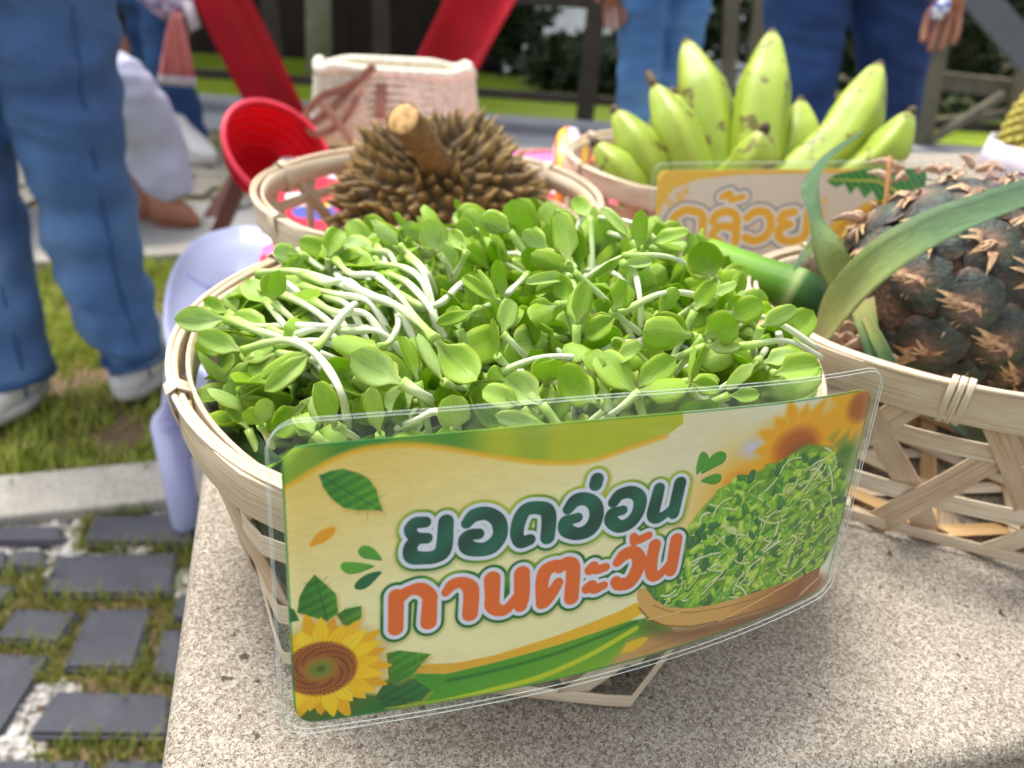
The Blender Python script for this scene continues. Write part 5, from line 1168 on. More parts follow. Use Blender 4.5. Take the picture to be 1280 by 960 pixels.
# ================================================================== BANANAS
ban = thing('banana_bunch', 'bunch of plump green bananas with brown spots standing in the back basket', 'bananas', (NC.x, NC.y, BENCH + .01))
bm_ = M('banana_peel', .45); o_ = bm_.coord('Object'); at = bm_.n('ShaderNodeAttribute', attribute_name='tint')
f = bm_.noise(o_, 26, 3); col = bm_.mix(.35, at.outputs['Color'], bm_.ramp(f, [(.3, srgb(128, 150, 40)), (.7, srgb(172, 190, 74))]))
sp1 = bm_.noise(o_, 55, 3, .5); col = bm_.mix(bm_.ramp(sp1, [(.60, (0, 0, 0, 1)), (.66, (.85, .85, .85, 1))]), col, srgb(92, 70, 30)); sp2 = bm_.noise(o_, 190, 1); col = bm_.mix(bm_.ramp(sp2, [(.74, (0, 0, 0, 1)), (.78, (.6, .6, .6, 1))]), col, srgb(110, 96, 44))
bm_.color(col); bm_.bump(f, .001); BANM = bm_.m
def banana(tip, base, w, dt, db, bend=.15, flower=False):
    a, b = at_d(*tip, dt), at_d(*base, db); v = a - b; mid = (a + b) / 2 + Vector((-v.z, 0, v.x)).normalized() * v.length * bend * (-1) + Vector((0, -.012, 0))
    b2 = b - v * .35 + Vector((0, .01, -.01)); P = spline([b2, b, mid, a], 26); r = w / FPX * (dt + db) / 2 / 2 * .87; V = []; C_ = []; n = 20; Pp, T, N = frames(P)
    for i in range(26):
        t = i / 25; k = min(1, (1.045 - t) / .26) ** .72 if t > .785 else (.55 + .45 * min(1, t / .35)); k *= (1 if t < .97 else .8); b_ = T[i].cross(N[i])
        for j in range(n):
            q = 2 * math.pi * j / n; cq = abs(math.cos(2.5 * q + .6)); e_ = .90 + .17 * cq ** 2.2; V.append(Pp[i] + (N[i] * math.cos(q) + b_ * math.sin(q)) * (r * k * e_))
            ridge = max(0, math.cos(5 * q + 1.2)) ** 3; c = mixc(L3((136, 160, 40)), L3((178, 196, 74)), ridge * .8 + .2 * t); c = mixc(c, L3((206, 206, 130)), (t - .9) * 6); C_.append(mixc(c, L3((84, 66, 40)), (t - .985) * 60))
    F = [(i * n + k, i * n + (k + 1) % n, (i + 1) * n + (k + 1) % n, (i + 1) * n + k) for i in range(25) for k in range(n)]; F.append(tuple(25 * n + k for k in range(n))); F.append(tuple(reversed(range(n))))
    me = vcol(mesh('banana', V, F), C_); me.materials.append(BANM); o = link('banana', me, ban)
    d = (P[-1] - P[-2]).normalized(); obj('blossom_end', tube([P[-1] - d * .002, P[-1] + d * .004, P[-1] + d * (.016 if flower else .007)], [.0055, .0045, .002 if not flower else .0035], 8), plain('dry_tip', srgb(82, 66, 46), .8, .3, 200).m, o)
for a_ in (((858, 55), (892, 232), 72, .79, .77, .04), ((818, 108), (872, 245), 62, .72, .72, .02, True), ((842, 118), (880, 250), 50, .73, .73, -.02), ((745, 180), (800, 262), 50, .69, .71, .05), ((770, 140), (822, 255), 60, .71, .72, .05),
          ((965, 44), (942, 235), 76, .76, .74, -.03), ((905, 114), (920, 225), 44, .84, .82, 0), ((955, 163), (905, 240), 62, .66, .72, .06), ((1098, 84), (985, 240), 76, .74, .73, .05), ((1000, 128), (965, 235), 60, .78, .77, .08), ((1138, 142), (1030, 235), 60, .70, .73, .1), ((985, 150), (955, 240), 50, .80, .78, .0)):
    banana(*a_)
hub = at_d(910, 262, .77); obj('crown_stub', blob(hub, .055, .035, .03, None, 16, 10), plain('crown_stub', srgb(150, 168, 70), .6, .2, 80).m, ban)

# banana sign
def paint_banana_sign():
    rn = np.random.RandomState(9); p = Print(204, 84, 4.0); X, Y = p.X, p.Y; p.a[:] = lerp3((232, 214, 196), (226, 204, 186), (X + Y) / 200)
    p.poly([(0, 0), (204, 0), (204, 2.5), (120, 3), (60, 3.6), (30, 7), (12, 14), (5, 26), (0, 40)], (244, 190, 60), .6); p.stroke([(2, 60, 1.5), (2, 84, 1.5)], (240, 196, 120), 0, .6)
    p.poly([(0, 84), (40, 74), (90, 80), (190, 60), (190, 84)], (240, 196, 60), 1)
    # picture: leaf and ripe bananas
    p.poly([(204, 30), (180, 18), (160, 26), (140, 38), (118, 56), (116, 68), (150, 66), (180, 52), (204, 50)], lambda x, y: lerp3((236, 176, 40), (250, 206, 70), (y - 30) / 40), .6)
    for k in range(3): p.stroke([(176 - k * 4, 24 + k * 3, .5), (150 - k * 4, 36 + k * 6, .6), (126 + k * 3, 58 + k * 3, .4)], (196, 132, 30), 0, .3, .7)
    p.ell(182, 19, 7, 6, (130, 70, 46), 1)
    lf = [(112, 9), (118, 4), (140, 0), (190, 0), (190, 34), (180, 34), (172, 26), (166, 30), (160, 20), (154, 26), (148, 16), (143, 22), (136, 13), (131, 19), (126, 11), (120, 14)]
    lf = [(x + 16, y) for x, y in lf]; lf[3] = lf[3]; lf[4] = (204, 34); lf[3] = (204, 0)
    p.poly(lf, lambda x, y: lerp3((30, 108, 40), (80, 160, 60), .5 + .5 * np.sin(x * 1.1 - y * .9)), .4); p.stroke([(130, 8, .5), (166, 9, .9), (204, 27, 1.1)], (206, 200, 70), 0, .3)
    for (x, y) in ((10, 24), (17, 19), (15, 27), (22, 16), (20, 23)): p.ell(x, y, 2.6, 3.4, (240, 186, 90), .8, .8)
    for (x, y) in ((124, 28), (128, 24), (128, 33)): p.ell(x, y, 2.6, 3.2, (240, 190, 110), .8, .8)
    S = [[(26, 82), (26, 66), (22, 58), (30, 50), (40, 50), (48, 54), (49, 64), (49, 82)],
         [(58, 60), (62, 53), (72, 51), (79, 56), (80, 68), (80, 80)], [(79, 66), (66, 65), (60, 70), (59, 78), (66, 80)], [(65, 37), (72, 34), (73, 40), (84, 37)],
         [(89, 57), (97, 51), (107, 53), (111, 63), (108, 74), (98, 79), (89, 76)],
         [(131, 52), (122, 54), (120, 60), (128, 64)], [(125, 65), (119, 69), (121, 77), (131, 80), (142, 76), (144, 66), (144, 52)]]
    S = [p.smooth([(17 + (x - 26) * .845, (y - 48) * .8 + 28.7, 3.15 if i != 3 else 2.4) for x, y in s_]) for i, s_ in enumerate(S)]
    for s_ in S: p.stroke(s_, (150, 138, 140), 3.9, .5)
    for s_ in S: p.stroke(s_, (236, 228, 226), 2.4, .3)
    for s_ in S: p.stroke(s_, (245, 180, 44), .2, .2)
    p.a += (rn.rand(p.H, p.W, 1) - .5) * .02
    return p.image('banana_sign_print')
TLb, TRb = on_y(822, 213, .588), on_y(1160, 210, .60); ub = (TRb - TLb); Wb = ub.length; ub.normalize()
dn = (Vector((0, -.22, -1)) - ub * Vector((0, -.22, -1)).dot(ub)).normalized(); nb = ub.cross(dn); nb = nb if nb.y < 0 else -nb
def bsign(x, y, off): return TLb + ub * (x / 1000) + dn * (y / 1000) + nb * off
bs = thing('laminated_sign', 'smaller laminated sign with yellow Thai lettering in front of the green bananas', 'sign', bsign(95, 84, 0))
make_sign(bs, bsign, Wb * 1000, 84, 7, paint_banana_sign(), (4, 5, 5, 4))

# ================================================================== RED HAT, WOVEN BAG, PATTERNED CLOTH, YELLOW FRUIT
pc = M('patterned_cloth', .8); vo = pc.n('ShaderNodeTexVoronoi'); vo.inputs['Scale'].default_value = 26; pc.l(pc.coord('Object'), vo.inputs[0]); sc_ = pc.n('ShaderNodeSeparateColor'); pc.l(vo.outputs['Color'], sc_.inputs[0])
pc.color(pc.ramp(sc_.outputs[0], [(0, srgb(206, 22, 60)), (.32, srgb(235, 110, 160)), (.46, srgb(240, 226, 232)), (.62, srgb(244, 214, 90)), (.74, srgb(206, 24, 56)), (.88, srgb(70, 80, 160)), (.94, srgb(236, 236, 240))], 'CONSTANT'))
n = 40; V = []; F = []; cC = CN + bx_ * .19 + by_ * .575
c00 = CN + by_ * (D + .03) + bx_ * .0
for j in range(n):
    for i in range(n):
        p = c00 + bx_ * (.42 * i / (n - 1)) + by_ * (.48 * j / (n - 1)); V.append(Vector((p.x, p.y, BENCH + .004 + .008 * abs(noise.noise(p * 16)) + .003 * abs(noise.noise(p * 40)) - .002)))
for j in range(n - 1):
    for i in range(n - 1): F.append((j * n + i, j * n + i + 1, (j + 1) * n + i + 1, (j + 1) * n + i))
V2 = [v_ - Vector((0, 0, .003)) for v_ in V]; F2 = [tuple(reversed([i + n * n for i in f_])) for f_ in F]
tag(obj('patterned_cloth', (V + V2, F + F2), pc.m), 'red, pink and yellow patterned cloth lying on the bench under the woven bag', 'cloth')
# rolled end of it beside the bananas
pr = M('striped_packet', .35); w_ = pr.n('ShaderNodeTexWave'); w_.inputs['Scale'].default_value = 14; w_.inputs['Distortion'].default_value = 2; pr.l(pr.coord('Object'), w_.inputs[0]); pr.color(pr.ramp(w_.outputs['Fac'], [(0, srgb(226, 226, 240)), (.45, srgb(232, 180, 200)), (.62, srgb(206, 24, 44)), (.9, srgb(240, 190, 60))]))
q0, q1 = at_d(718, 178, .80), at_d(716, 232, .78)
tag(obj('plastic_packet', tube(spline([q0 + Vector((.004, 0, .004)), q0, (q0 + q1) / 2 + Vector((-.003, -.01, 0)), q1, q1 - Vector((0, 0, .05))], 14), [.004, .012, .017, .02, .021, .022, .022, .022, .021, .021, .02, .02, .018, .01], 14, .6), pr.m), 'crumpled red and white packet standing between the durian basket and the bananas', 'packet')
# red ribbed hat lying on its side, hollow towards the right
rm = M('red_straw', .38); rv = rm.coord('UV', (1, 1, 1)); w_ = rm.n('ShaderNodeTexWave', wave_type='BANDS', bands_direction='X'); w_.inputs['Scale'].default_value = 60; rm.l(rv, w_.inputs[0])
rm.color(rm.mix(.6, srgb(216, 20, 40), rm.mix(rm.noise(rm.coord('Object'), 40, 2), srgb(224, 16, 34), srgb(250, 80, 104)))); rm.bump(w_.outputs['Fac'], .0012); rm.translucent(.6, srgb(255, 40, 50))
hc = at_d(350, 190, .905); Rh = .066
hat = thing('red_bowl_hat', 'red ribbed straw hat lying on its side at the back left of the bench', 'hat', (hc.x, hc.y, BENCH + .01))
op = (Vector((.62, -.42, .66))).normalized(); T = op.orthogonal().normalized(); B_ = op.cross(T); V = []; F = []; U = []; nr_, ns_ = 30, 48
for side in (0, 1):
    for j in range(nr_ + 1):
        t = j / nr_; ang = t * math.pi * .5; r = Rh * math.sin(ang) ** .8 + .0012 * math.sin(j * 2.1) - side * .0018; h = -Rh * .86 * math.cos(ang) ** 1.3 + side * .0018
        for i in range(ns_): a = 2 * math.pi * i / ns_; V.append(hc + (T * math.cos(a) + B_ * math.sin(a)) * max(r, .0005) + op * h); U.append((t, i / ns_))
for side in (0, 1):
    o0 = side * (nr_ + 1) * ns_
    for j in range(nr_):
        for i in range(ns_): f_ = (o0 + j * ns_ + i, o0 + (j + 1) * ns_ + i, o0 + (j + 1) * ns_ + (i + 1) % ns_, o0 + j * ns_ + (i + 1) % ns_); F.append(f_ if side else tuple(reversed(f_)))
obj('crown', (V, F, U), rm.m, hat)
gs = []
for k in range(5):
    t = .35 + .13 * k; ang = t * math.pi * .5; r = Rh * math.sin(ang) ** .8 - .002; h = -Rh * .86 * math.cos(ang) ** 1.3 + .002
    obj('rib', tube([hc + (T * math.cos(a) + B_ * math.sin(a)) * r + op * h for a in np.linspace(0, 2 * math.pi, 41)], .0018, 6, cap=False), rm.m, hat)
obj('brim_edge', tube([hc + (T * math.cos(a) + B_ * math.sin(a)) * (Rh + .001) for a in np.linspace(0, 2 * math.pi, 49)], .0034, 8, cap=False), plain('red_edge', srgb(236, 60, 84), .35).m, hat)

# cream woven bag with brown straps
bag = thing('woven_bag', 'cream woven bag with brown leather straps behind the durian', 'bag', at_d(500, 185, 1.03)); bag.location.z = BENCH
wv = M('woven_cord', .8); w1 = wv.noise(wv.coord('Object'), 120, 2); wv.color(wv.ramp(w1, [(.3, srgb(206, 200, 180)), (.7, srgb(236, 232, 214))])); WOV = wv.m
bz = BENCH + .012; bl, br_ = at_d(392, 182, .985), at_d(600, 190, 1.03); bl.z = br_.z = bz; bu = (br_ - bl); bw = bu.length; bu.normalize(); bn = Vector((-bu.y, bu.x, 0)); Hb = .09; Db = .085
def bagp(s, h):     # s: 0..1 round the body, h: 0..1 up
    per = s * 2 * math.pi; ex = .32; cx_, sx_ = math.cos(per), math.sin(per); X = math.copysign(abs(cx_) ** ex, cx_); Y = math.copysign(abs(sx_) ** ex, sx_)
    tp = 1 - .10 * h; return bl + bu * (bw / 2 + X * bw / 2 * tp) + bn * (Db / 2 + Y * Db / 2 * (1 - .25 * h)) + Vector((0, 0, Hb * h))
rows = 20; gs = []
for j in range(rows):
    h = (j + .5) / rows; P = []
    for i in range(140): s = i / 140; p = bagp(s, h); c_ = bl + bu * bw / 2 + bn * Db / 2; o_ = (Vector((p.x, p.y, 0)) - Vector((c_.x, c_.y, 0))).normalized(); P.append(p + o_ * (.0016 * math.sin(math.pi * (i + (j % 2)))) + o_ * (.0028 * (1 if (i // 2 + j) % 2 else -1)))
    obj('woven_row', tube(P + [P[0]], .0036, 6, cap=False), WOV, bag)
obj('rolled_rim', tube(spline([bagp(s, 1.0) + Vector((0, 0, .003 * math.sin(s * 30))) for s in np.linspace(0, 1, 60)], 90), .0075, 8, cap=False), WOV, bag)
V = [bagp(s, .02) for s in np.linspace(0, 1, 60, endpoint=False)] + [bagp(s, .985) - Vector((0, 0, .004)) for s in np.linspace(0, 1, 60, endpoint=False)]
F = [(i, (i + 1) % 60, 60 + (i + 1) % 60, 60 + i) for i in range(60)] + [tuple(range(60, 120)), tuple(reversed(range(60)))]
sc9 = [((v_ - (bl + bu * bw / 2 + bn * Db / 2)) * .975 + (bl + bu * bw / 2 + bn * Db / 2)) for v_ in V]; obj('lining', (sc9, F), plain('bag_lining', srgb(190, 168, 140), .9).m, bag, False)
LTH = plain('brown_leather', srgb(138, 94, 74), .5, .25, 60).m
def dd(l, d): return [at_d(x, y, d) for x, y in l]
for k, (l, w) in enumerate([([(468, 82), (440, 108), (412, 138), (382, 160)], .010), ([(455, 96), (425, 112), (400, 122), (380, 150), (398, 168), (430, 150), (450, 112)], .009), ([(402, 128), (420, 150), (440, 178)], .010)]):
    P = spline(dd(l, .955 - .006 * k), 24); obj('strap', ribbon(P, [-ray(430, 120).normalized()] * 24, w, .002), LTH, bag)
P = spline(dd([(477, 102), (476, 125), (475, 148)], .968), 8); obj('tab', ribbon(P, [-ray(476, 125).normalized()] * 8, .013, .002), LTH, bag)

# yellow green spiny fruit at the right edge in a pale wrap
yf = thing('jackfruit', 'yellow green bumpy fruit in a white wrap at the right end of the bench', 'fruit', on_z(1330, 230, BENCH))
yc = at_d(1332, 178, .93); yc.z = max(yc.z, BENCH + .08)
obj('rind', blob(yc, .066, .064, .088, None, 28, 20), plain('rind_yellow', srgb(150, 140, 50), .7).m, yf)
V = []; F = []; C_ = []
for k in range(420):
    z = 1 - 2 * (k + .5) / 420; q = k * 2.39996; r = math.sqrt(1 - z * z); n_ = Vector((r * math.cos(q), r * math.sin(q), z)); c = yc + Vector((n_.x * .066, n_.y * .064, n_.z * .088)); T = n_.orthogonal().normalized(); B_ = n_.cross(T); b = len(V)
    for i in range(6): a = i * math.pi / 3; V.append(c + (T * math.cos(a) + B_ * math.sin(a)) * .0062); C_.append(L3((140, 132, 44)))
    for i in range(6): a = i * math.pi / 3; V.append(c + (T * math.cos(a) + B_ * math.sin(a)) * .0036 + n_ * .005); C_.append(L3((190, 176, 70)))
    V.append(c + n_ * .0075); C_.append(L3((214, 200, 104)))
    for i in range(6): j = (i + 1) % 6; F += [(b + i, b + j, b + 6 + j, b + 6 + i), (b + 6 + i, b + 6 + j, b + 12)]
me = vcol(mesh('bumps', V, F), C_); me.materials.append(tintmat('rind_bumps', .6).m); o = link('bumps', me, yf); o['kind'] = 'stuff'
n = 32; V = [yc + Vector((math.cos(2 * math.pi * i / n) * r_ * (1 + .05 * math.sin(i * 2.3)), math.sin(2 * math.pi * i / n) * r_ * (1 + .05 * math.sin(i * 1.7)), z_)) for r_, z_ in ((.078, -.005), (.082, -.03), (.07, -.06), (.05, BENCH + .004 - yc.z)) for i in range(n)]
F = [(j * n + i, j * n + (i + 1) % n, (j + 1) * n + (i + 1) % n, (j + 1) * n + i) for j in range(3) for i in range(n)] + [tuple(3 * n + i for i in range(n))]
wr = plain('white_wrap', srgb(214, 206, 220), .5).m; me = mesh('wrap', V, F); me.materials.append(wr); o = link('wrap', me, yf); md = o.modifiers.new('s', 'SOLIDIFY'); md.thickness = .0015

# ================================================================== LAVENDER PLASTIC CHAIR
pl = M('lavender_plastic', .35); pl.color(srgb(214, 218, 248)); pl.translucent(.3, srgb(205, 212, 255)); pl.b.inputs['Subsurface Weight'].default_value = .1; PLAS = pl.m
ch = thing('plastic_stool', 'translucent lavender plastic stool standing on the ground left of the bench', 'stool', on_z(232, 655, 0))
SZ = .30
out = [on_z(209, 436, SZ), on_z(204, 400, SZ), on_z(207, 365, SZ), on_z(216, 336, SZ), on_z(232, 311, SZ), on_z(255, 294, SZ), on_z(285, 285, SZ), on_z(318, 282, SZ)]
out += [Vector((-.31, 1.10, SZ)), Vector((-.285, 1.06, SZ)), Vector((-.262, .9, SZ)), Vector((-.245, .72, SZ)), Vector((-.262, .685, SZ)), Vector((-.30, .672, SZ))]
ring = spline(out + [out[0]], 72)[:-1]; cen = sum(ring, Vector()) / len(ring)
levels = [(1.0, -.045), (1.004, -.006), (1.0, 0), (.965, .0015), (.93, 0), (.90, -.007), (.55, -.008), (.02, -.008)]
V = [cen + (p - cen) * k + Vector((0, 0, z)) for k, z in levels for p in ring]; nr = len(ring)
V += [cen + (p - cen) * k + Vector((0, 0, z - .003)) for k, z in reversed([(.99, -.045)] + levels[1:]) for p in ring]; nl = len(V) // nr
obj('seat', (V, [(j * nr + i, j * nr + (i + 1) % nr, (j + 1) % nl * nr + (i + 1) % nr, (j + 1) % nl * nr + i) for j in range(nl) for i in range(nr)]), PLAS, ch)
obj('seat_rib', tube([on_z(236, 341, SZ - .005), on_z(264, 360, SZ - .005)], .003, 6), PLAS, ch)
ft = on_z(234, 655, 0)
for k_, (base_, top_) in enumerate(((ft, Vector((-.37, .73, SZ - .012))), (Vector((-.47, 1.07, 0)), Vector((-.43, 1.04, SZ - .012))), (Vector((-.262, .70, 0)), Vector((-.27, .71, SZ - .012))), (Vector((-.285, 1.08, 0)), Vector((-.29, 1.05, SZ - .012))))):
    z1 = base_ + Vector((0, 0, .166)); w_ = .019 if k_ == 0 else .015
    obj('leg', tube([base_, base_ + Vector((0, 0, .004)), z1 - Vector((0, 0, .006)), z1, z1 + (top_ - z1) * .2, top_], [w_ * .95, w_, w_ * 1.06, w_ * .9, .008, .008], 16), PLAS, ch)

# ================================================================== RED SLING CHAIR
rc = M('red_canvas', .75); cn = rc.noise(rc.coord('Object', (1, 1, 1)), 500, 2); rc.color(rc.ramp(rc.noise(rc.coord('Object'), 6, 3), [(.3, srgb(176, 4, 28)), (.7, srgb(214, 16, 46))])); rc.bump(cn, .0006); rc.translucent(.25, srgb(226, 10, 40)); RCAN = rc.m
sling = thing('sling_chair', 'red canvas sling chair with brown wooden legs standing beyond the bench', 'chair', (-.62, 2.2, 0))
Yl = 2.25
def canvas(rows, name='canvas_wing'):
    V = []; F = []; n = len(rows[0]); 
    for r_ in rows: V += r_
    for j in range(len(rows) - 1):
        for i in range(n - 1): F.append((j * n + i, j * n + i + 1, (j + 1) * n + i + 1, (j + 1) * n + i))
    me = mesh(name, V, F); me.materials.append(RCAN); o = link(name, me, sling); md = o.modifiers.new('s', 'SOLIDIFY'); md.thickness = .004; return o
def wing(a0, a1, b0, b1, ya, yb, sag, n=16, m=9):
    rows = []
    for j in range(n):
        t = j / (n - 1); l, r = on_y(a0[0] + (a1[0] - a0[0]) * t, a0[1] + (a1[1] - a0[1]) * t, ya[0] + (ya[1] - ya[0]) * t), on_y(b0[0] + (b1[0] - b0[0]) * t, b0[1] + (b1[1] - b0[1]) * t, yb[0] + (yb[1] - yb[0]) * t)
        rows.append([l.lerp(r, i / (m - 1)) + Vector((0, sag * math.sin(math.pi * i / (m - 1)), -sag * .6 * math.sin(math.pi * i / (m - 1)) + .004 * math.sin(i * 1.3 + t * 6))) for i in range(m)])
    return rows
canvas(wing((170, -140), (322, 160), (262, -60), (378, 138), (2.45, 2.3), (2.2, 2.22), .05))
canvas(wing((243, -95), (368, 132), (275, -80), (388, 150), (2.19, 2.20), (2.12, 2.16), .01), 'canvas_hem')
canvas(wing((600, -90), (505, 100), (700, -95), (585, 110), (2.45, 2.3), (2.5, 2.3), .04))
P0, P1_, P2_, P3_ = on_y(322, 160, 2.3), on_y(378, 150, 2.2), on_y(505, 100, 2.3), on_y(585, 110, 2.3)
canvas([[P0.lerp(P2_, t) + Vector((0, .0, -.05 * math.sin(math.pi * t))) for t in np.linspace(0, 1, 12)], [P1_.lerp(P3_, t) + Vector((0, -.08, -.10 * math.sin(math.pi * t))) for t in np.linspace(0, 1, 12)]], 'canvas_seat')
WLEG = plain('brown_wood', srgb(96, 50, 38), .5, .2, 20).m
a_, b_ = on_z(270, 300, 0), on_y(306, 215, 1.9); obj('leg', beam(a_, a_ + (b_ - a_) * 1.4, .035, .03, (0, 1, .01)), WLEG, sling, False)
for (x0, y0, x1, y1) in ((-.85, 2.0, -.75, 2.3), (-.38, 2.1, -.5, 2.3), (-.2, 2.15, -.3, 2.32)): obj('leg', beam((x0, y0, 0), (x1, y1, .2), .032, .03, (0, 1, .01)), WLEG, sling, False)

# ================================================================== PEOPLE
SHOE = plain('white_shoe', srgb(224, 222, 220), .5, .08, 60).m; SOLE = plain('shoe_sole', srgb(200, 198, 194), .6).m
HAIR = plain('dark_hair', srgb(30, 24, 22), .4).m
def shoe(parent, foot, d, L=.25, w=.088, mat=None, sole=None):
    """foot: heel-side point on the ground; d: pointing direction"""
    d = Vector(d).normalized(); s = Vector((-d.y, d.x, 0)); V = []; F = []; n = 14; m = 12
    for i in range(n):
        t = i / (n - 1); ww = w / 2 * (.72 + .38 * math.sin(math.pi * min(t * .9 + .15, 1))) * (1 if t < .85 else math.sqrt(max(0.05, 1 - ((t - .85) / .16) ** 2))) * (1 if t > .06 else .8)
        hh = .085 * (1 - t) ** 1.1 * .95 + .045 if t > .1 else .13; hh = hh * (1 if t < .9 else .75)
        for k in range(m):
            q = 2 * math.pi * k / m; V.append(Vector(foot) + d * (L * t) + s * (math.cos(q) * ww) + Vector((0, 0, max(.014, hh / 2 + math.sin(q) * hh / 2 + .004))))
    F = [(i * m + k, i * m + (k + 1) % m, (i + 1) * m + (k + 1) % m, (i + 1) * m + k) for i in range(n - 1) for k in range(m)] + [tuple(reversed(range(m))), tuple((n - 1) * m + k for k in range(m))]
    o = obj('shoe', (V, F), mat or SHOE, parent)
    V = []; 
    for z in (0.001, .02):
        for i in range(24):
            a = 2 * math.pi * i / 24; x = math.cos(a); y = math.sin(a); V.append(Vector(foot) + d * (L * (.5 + .515 * x)) + s * (y * w * .53 * (1 - .12 * (x < 0))) + Vector((0, 0, z)))
    obj('sole', (V, [(i, (i + 1) % 24, 24 + (i + 1) % 24, 24 + i) for i in range(24)] + [tuple(range(24, 48)), tuple(reversed(range(24)))]), sole or SOLE, o)
def folds(geo, amp, sc, seed):
    V = [Vector(v) for v in geo[0]]; return [v + Vector((noise.noise(Vector((v.x * sc, v.y * sc, v.z * sc * 2.2 + seed))), noise.noise(Vector((v.x * sc + 9, v.y * sc, v.z * sc * 2.2 + seed))), 0)) * amp for v in V], geo[1]
def trousers(name, legs, hips, mat, parent, vox=.008, amp=.010, hem=True):
    """legs: lists of (point, half width, half depth) from hem up; hips: same for the pelvis, upward"""
    gs = []
    for l in legs + ([hips] if hips else []):
        P = [q[0] for q in l]; n = max(10, 6 * len(l)); PP = spline(P, n); W = [(float(np.interp(i / (n - 1), np.linspace(0, 1, len(l)), [q[1] for q in l])), float(np.interp(i / (n - 1), np.linspace(0, 1, len(l)), [q[2] for q in l]))) for i in range(n)]
        gs.append(tube(PP, W, 24, side=(1, .05, 0))[:2])
    g_ = merge(gs)[:2]; me = remesh(g_, vox, 4)
    co = np.empty(len(me.vertices) * 3, np.float32); me.vertices.foreach_get('co', co); co = co.reshape(-1, 3)
    for i in range(len(co)):
        v = co[i]; q = Vector((v[0] * 9, v[1] * 9, v[2] * 17)); co[i] += np.array((noise.noise(q), noise.noise(q + Vector((7, 3, 1))), 0)) * amp + np.array((0, 1, 0)) * amp * 2.6 * (abs(noise.noise(Vector((v[0] * 5 + v[2] * 3, 2, v[2] * 20)))) - .2) + np.array((0, 1, 0)) * amp * .5 * noise.noise(Vector((v[0] * 34 + v[2] * 6, 2, v[2] * 30)))
    me.vertices.foreach_set('co', co.ravel()); me.update(); me.materials.append(mat); return link(name, me, parent)
def body(parent, J, sc=1.0, hands=()):
    """one continuous skinned body; J: joint dict"""
    V = []; E = []; Rr = []; ix = {}
    def add(k, p, r, par=None): ix[k] = len(V); V.append(Vector(p)); Rr.append(r * sc); (E.append((ix[par], ix[k])) if par else None)
    add('pelvis', J['pelvis'], .125); add('waist', J['pelvis'].lerp(J['chest'], .4), .11, 'pelvis'); add('chest', J['chest'], .135, 'waist'); add('neck', J['neck'], .055, 'chest'); add('chin', J['neck'].lerp(J['head'], .4), .06, 'neck'); add('head', J['head'], .09, 'chin'); add('crown', J['head'] + Vector((0, 0, .08 * sc)), .072, 'head')
    for s in ('l', 'r'):
        add('sh' + s, J['sh' + s], .055, 'chest'); add('el' + s, J['el' + s], .042, 'sh' + s); add('wr' + s, J['wr' + s], .027, 'el' + s)
        add('hip' + s, J['hip' + s], .07, 'pelvis'); add('kn' + s, J['kn' + s], .036, 'hip' + s); add('an' + s, J['an' + s], .026, 'kn' + s)
        w = J['wr' + s]; d = (w - J['el' + s]).normalized(); sd = d.cross(Vector((0, 1, .1))).normalized(); up = d.cross(sd)
        add('pa' + s, w + d * .045 * sc, .026, 'wr' + s)
        for k, (o, l) in enumerate(((-.03, .062), (-.011, .075), (.009, .07), (.027, .055))):
            add('f%d' % k + s, w + d * .085 * sc + sd * o * sc, .0095, 'pa' + s); add('g%d' % k + s, w + (d * (.085 + l * .55) + sd * o * 1.05 + up * .008 * (k + 1) * .6) * sc, .0085, 'f%d' % k + s); add('h%d' % k + s, w + (d * (.085 + l) + sd * o * 1.02 + up * .02) * sc, .007, 'g%d' % k + s)
        add('t1' + s, w + (d * .03 - sd * .036 + up * .006) * sc, .013, 'wr' + s); add('t2' + s, w + (d * .07 - sd * .055 + up * .016) * sc, .0095, 't1' + s)
    me = skin(V, E, Rr, 2); me.materials.append(SKINM); o = link('body', me, parent)
    hd = J['head']; hc_ = hd + Vector((0, .012, .03)) * sc
    obj('hair', blob(hc_, .094 * sc, .105 * sc, .105 * sc, None, 20, 14, lambda p: 1 + .03 * noise.noise(p * 4) - (.18 if p.y < -.3 and p.z < .35 else 0)), HAIR, o)
    return o
def stand(x, y, face, h=1.62, sp=.1):
    f = Vector((math.sin(face), math.cos(face), 0)); r = Vector((f.y, -f.x, 0)); c = Vector((x, y, 0)); k = h / 1.7; Z = lambda z: Vector((0, 0, z * k)); J = {}
    J['pelvis'] = c + Z(.95); J['chest'] = c + Z(1.28); J['neck'] = c + Z(1.43); J['head'] = c + Z(1.58) + f * .02
    for s, q in (('l', -1), ('r', 1)):
        J['hip' + s] = c + r * q * .09 * k + Z(.88); J['kn' + s] = c + r * q * (sp * .9) + Z(.48) + f * .02; J['an' + s] = c + r * q * sp + Z(.09)
        J['sh' + s] = c + r * q * .17 * k + Z(1.38); J['el' + s] = c + r * q * .24 * k + Z(1.08); J['wr' + s] = c + r * q * .26 * k + Z(.84) + f * .05
    return J
